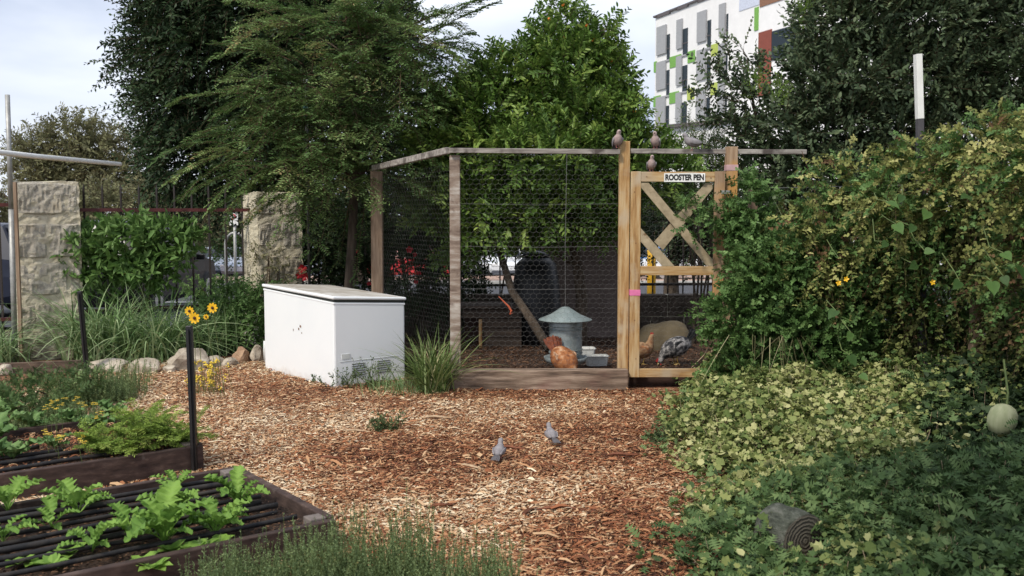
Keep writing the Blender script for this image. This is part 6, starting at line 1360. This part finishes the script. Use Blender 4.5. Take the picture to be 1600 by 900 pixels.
def wing_mesh(mb, x0, x1, z, y, h, sgn):
    rings = []
    for i in range(9):
        t = i / 8; x = x0 + (x1 - x0) * t; hh = h * (math.sin(math.pi * min(1, t * .75 + .2)) ** .8) * (1 if t < .99 else .3); yy = y * (1 - .45 * t * t)
        rings.append([Vector((x, sgn * (yy + .004 * math.cos(a) * 1.6), z - .25 * h * t + hh * math.sin(a))) for a in [k * math.pi / 4 for k in range(8)]])
    return mb.loft(rings)
def hen(name, loc, rz, mats, label, pose='peck', s=1.0):
    t = thing(name, loc, label, 'hen', 'hens in the rooster pen', rz=rz); body_m, wing_m, tail_m = mats; S = lambda a: [tuple(v * s for v in q) for q in a]
    if pose == 'peck': sp = [(-.17, .30, .02, .03), (-.13, .27, .075, .08), (-.05, .235, .115, .115), (.05, .20, .12, .12), (.12, .165, .095, .10), (.165, .125, .055, .062), (.195, .085, .036, .04), (.21, .055, .03, .033), (.228, .035, .02, .022), (.238, .026, .008, .009)]; hd = Vector((.222, 0, .042)); bd_ = Vector((.6, 0, -.8))
    else: sp = [(-.19, .27, .02, .03), (-.14, .245, .08, .085), (-.05, .215, .115, .12), (.06, .215, .115, .12), (.125, .255, .08, .085), (.155, .32, .05, .055), (.168, .375, .036, .04), (.18, .41, .03, .034), (.2, .42, .02, .022), (.212, .418, .008, .009)]; hd = Vector((.18, 0, .412)); bd_ = Vector((1, 0, -.1))
    hd *= s
    part('body', bird_body(MB(), S(sp)), body_m, t, smooth=True, local=True)
    for g_ in (1, -1): part('wing', wing_mesh(MB(), .07 * s, -.15 * s, (.235 if pose == 'peck' else .225) * s, .108 * s, .07 * s, g_), wing_m, t, smooth=True, local=True)
    tl = MB(); 
    for g_ in (-1, 0, 1): feather_fan(tl, (-.13 * s, g_ * .02 * s, .29 * s), (-.55, g_ * .2, .85), 4, .16 * s, .04 * s, .28, up=(.85, g_ * .3, .5))
    part('tail', tl, tail_m, t, local=True); cm = MB(); sd_ = bd_.cross(Vector((0, 1, 0))).normalized(); sd_ = sd_ if sd_.x * bd_.z <= 0 or True else -sd_
    upv = Vector((0, 1, 0)).cross(bd_).normalized(); upv = upv if upv.dot(Vector((.8, 0, .5)) if pose == 'peck' else Vector((0, 0, 1))) > 0 else -upv
    prof = []; 
    for i in range(9): f = i / 8 - .5; prof.append(hd + bd_ * f * .05 * s + upv * (.028 + (.024 if i % 2 else .01)) * s)
    base_ = [hd + bd_ * (.5 - i / 8) * .05 * s + upv * .022 * s for i in range(9)]; ring = prof + base_; k0 = len(ring); yv = Vector((0, .004 * s, 0)); cm.add([v + yv for v in ring] + [v - yv for v in ring], [tuple(range(k0)), tuple(range(2 * k0 - 1, k0 - 1, -1))] + [(i, (i + 1) % k0, k0 + (i + 1) % k0, k0 + i) for i in range(k0)])
    redc = flat('comb_red', (.45, .03, .03), .6); part('comb', cm, redc, t, local=True)
    for g_ in (1, -1):
        c = hd + bd_ * .015 * s - upv * .03 * s + Vector((0, g_ * .008 * s, 0)); part('wattle', MB().lathe([(.002, .014 * s), (.008 * s, .006 * s), (.009 * s, -.006 * s), (.002, -.014 * s)], c, 8), redc, t, smooth=True, local=True)
        c = hd + bd_ * .006 * s + upv * .008 * s + Vector((0, g_ * .024 * s, 0)); part('eye', MB().lathe([(.001, .005 * s), (.004 * s, .002 * s), (.004 * s, -.002 * s), (.001, -.005 * s)], c, 8), M['ink'], t, local=True)
        hip = Vector((-.01 * s, g_ * .05 * s, .15 * s)); kn = Vector((.02 * s, g_ * .05 * s, .085 * s)); an = Vector((0, g_ * .05 * s, .015 * s)); lm = MB().tube([hip, kn, an], [.02 * s, .009 * s, .006 * s], 7)
        for (dx, dy) in ((.055, 0), (.045, .028), (.045, -.028), (-.03, 0)): lm.tube([an, an + Vector((dx * .5 * s, dy * .5 * s, -.004)), an + Vector((dx * s, dy * s, -.01 * s))], [.006 * s, .005 * s, .002 * s], 5)
        part('leg', lm, flat('yellow_leg', (.5, .34, .1), .6), t, smooth=True, local=True)
    part('beak', MB().tube([hd + bd_ * .02 * s, hd + bd_ * .034 * s - upv * .002, hd + bd_ * .05 * s - upv * .006 * s], [.011 * s, .007 * s, .001], 7), flat('beak_horn', (.5, .38, .16), .5), t, smooth=True, local=True)
    return t
hrust = nmat('rust_speckled_feather', [(.35, (.14, .045, .02)), (.52, (.36, .14, .05)), (.7, (.56, .40, .27))], 16, 8, .8, .5, .01, stretch=(.6, 1, 1)); hrdark = nmat('rust_tail_feather', [(.3, (.10, .025, .015)), (.7, (.24, .07, .03))], 20, 4, .7, .3)
hrw = nmat('rust_wing_feather', [(.38, (.24, .08, .03)), (.66, (.60, .44, .30))], 18, 8, .8, .4, .01); htan = nmat('tan_feather', [(.35, (.20, .085, .04)), (.6, (.38, .24, .13))], 22, 6, .8, .4, .01)
hblack = nmat('black_feather', [(.3, (.008, .009, .010)), (.7, (.03, .032, .035))], 20, 5, .5, .3, .008); hgrey = nmat('grey_white_feather', [(.45, (.03, .03, .035)), (.62, (.42, .40, .39))], 18, 6, .8, .4, .01)
g = P(880, 560, 9.75); hen('hen', (g.x, 9.72, .015), R(-62), (hrust, hrw, hrdark), 'rust and white speckled hen pecking just behind the sleeper, near the feeder', 'peck', .98)
hen('hen', (px_at(1004, 10.75), 10.75, .015), R(25), (htan, hrust, hrdark), 'tan and brown hen walking inside the gate at its left', 'stand', .74)
hen('hen', (px_at(1060, 10.75), 10.75, .015), R(195), (hgrey, hblack, hblack), 'black and grey hen with raised black tail behind the gate', 'peck', .9)
dpink = nmat('pinkish_dove_feather', [(.35, (.24, .17, .165)), (.65, (.42, .33, .31))], 16, 5, .8, .2, .004); dgrey = nmat('slate_wing_feather', [(.3, (.16, .15, .165)), (.7, (.30, .28, .29))], 22, 5, .7, .2, .004); dtail = nmat('dark_tail_feather', [(.3, (.07, .065, .07)), (.7, (.16, .15, .16))], 12)
def dove(loc, rz, label, body_m=None, pose='perch', s=1.):
    t = thing('dove', loc, label, 'dove', 'doves around the rooster pen', rz=rz); body_m = body_m or dpink
    if pose == 'perch': sp = [(-.050, .028, .014, .014), (-.034, .045, .034, .034), (-.004, .070, .045, .046), (.014, .100, .038, .038), (.022, .124, .021, .022), (.028, .141, .0205, .021), (.041, .150, .019, .019), (.052, .149, .006, .007)]; hd = Vector((.038, 0, .148)); tb = Vector((-.045, 0, .045)); td = (-.5, 0, -.85); wz = .075
    else: sp = [(-.085, .062, .012, .012), (-.055, .065, .034, .030), (-.01, .072, .044, .042), (.032, .088, .036, .037), (.052, .112, .021, .023), (.058, .130, .0205, .021), (.070, .139, .019, .019), (.083, .137, .006, .007)]; hd = Vector((.068, 0, .135)); tb = Vector((-.07, 0, .063)); td = (-1, 0, -.22); wz = .080
    sp = [tuple(v * s for v in q) for q in sp]; part('body', bird_body(MB(), sp, 12), body_m, t, smooth=True, local=True)
    for g_ in (1, -1):
        w = wing_mesh(MB(), .02 * s, -.088 * s, 0, .045 * s, .024 * s, g_); rt = Matrix.Rotation(R(-38) if pose == 'perch' else R(-4), 3, 'Y')
        w.v = [tuple(rt @ Vector(v) + Vector((0, 0, wz * s))) for v in w.v]; part('wing', w, dgrey, t, smooth=True, local=True)
        part('eye', MB().lathe([(.001, .003), (.0025, .001), (.0025, -.001), (.001, -.003)], hd * s + Vector((.002, g_ * .0155 * s, .002)), 6), M['ink'], t, local=True)
        an = Vector((.0, g_ * .014, .004)); lm = MB().tube([(0, g_ * .014, .05 * s), an], [.004, .0025], 5)
        for (dx, dy) in ((.018, 0), (.014, .009), (.014, -.009), (-.012, 0)): lm.tube([an, an + Vector((dx, dy, -.003))], [.002, .001], 4)
        part('leg', lm, flat('pink_leg', (.35, .13, .12), .6), t, local=True)
    part('tail', feather_fan(MB(), tb * s, td, 5, .105 * s, .016 * s, .25, up=(.85, 0, -.5) if pose == 'perch' else (0, 0, 1), thick=.002), dtail, t, local=True)
    part('beak', MB().tube([hd * s + Vector((.014, 0, .003)) * s, hd * s + Vector((.03, 0, -.002)) * s], [.0045, .001], 6), M['ink'], t, local=True); return t
zt_r = zt + .024
dove((px_at(963, YP), YP - .07, zt_r), R(-75), 'dove perched on the top rail just left of the gate post')
dove((px_at(1023, YP), YP - .0, zt_r), R(-110), 'dove perched on the top rail above the gate', s=.95)
dove((px_at(1080, YP), YP - .0, zt_r - .02), R(172), 'dark dove seen side on, perched on the rail near the hinge post', dgrey, 'stand', 1.05)
dove((px_at(1017, yg), yg, gzv(268) + .002), R(-85), 'dove perched on the top of the gate beside the sign', s=.9)
g = G(780, 722); dove((g.x, g.y, .012), R(80), 'dove walking away on the mulch, nearer of the two', dgrey, 'stand', .9)
g = G(861, 695); dove((g.x, g.y, .012), R(105), 'dove walking away on the mulch, farther of the two', dgrey, 'stand', .9)

# loose larger sticks on the mulch
for i, (x, y, L, a, lab) in enumerate(((685, 656, .26, 12, 'pale bark strip lying right of the small weed'), (975, 715, .24, 10, 'dark red brown bark piece at the right of the yard'), (740, 735, .22, -35, 'pale split stick in the middle of the yard'), (560, 678, .24, -8, 'thin pale stick left of the doves'), (880, 800, .30, 3, 'long thin reddish stick across the yard'), (1000, 790, .34, -2, 'long red bark strip near the creeper'), (800, 704, .22, 4, 'thin stick right of the nearer dove'), (690, 795, .18, 38, 'dark short stick in the lower yard'), (520, 720, .16, 0, 'short brown bark piece at the left'))):
    g = G(x, y); an = R(a); d = Vector((math.cos(an), math.sin(an), 0)); pts = [g + d * (f - .5) * L + Vector((0, 0, .022 + .008 * math.sin(f * 5))) + Vector((0, 1, 0)) * .01 * math.sin(f * 7 + i) for f in np.linspace(0, 1, 6)]
    m_ = M['chip'] if False else (nmat('pale_bark_piece', [(.3, (.30, .20, .12)), (.7, (.56, .42, .28))], 20) if 'pale' in lab else nmat('red_bark_piece', [(.3, (.12, .045, .025)), (.7, (.26, .10, .055))], 20))
    tag(MB().tube(pts, [.004, .011, .012, .010, .009, .003], 5).build('bark_strip', m_), lab, 'stick', 'loose bark and sticks on the mulch')
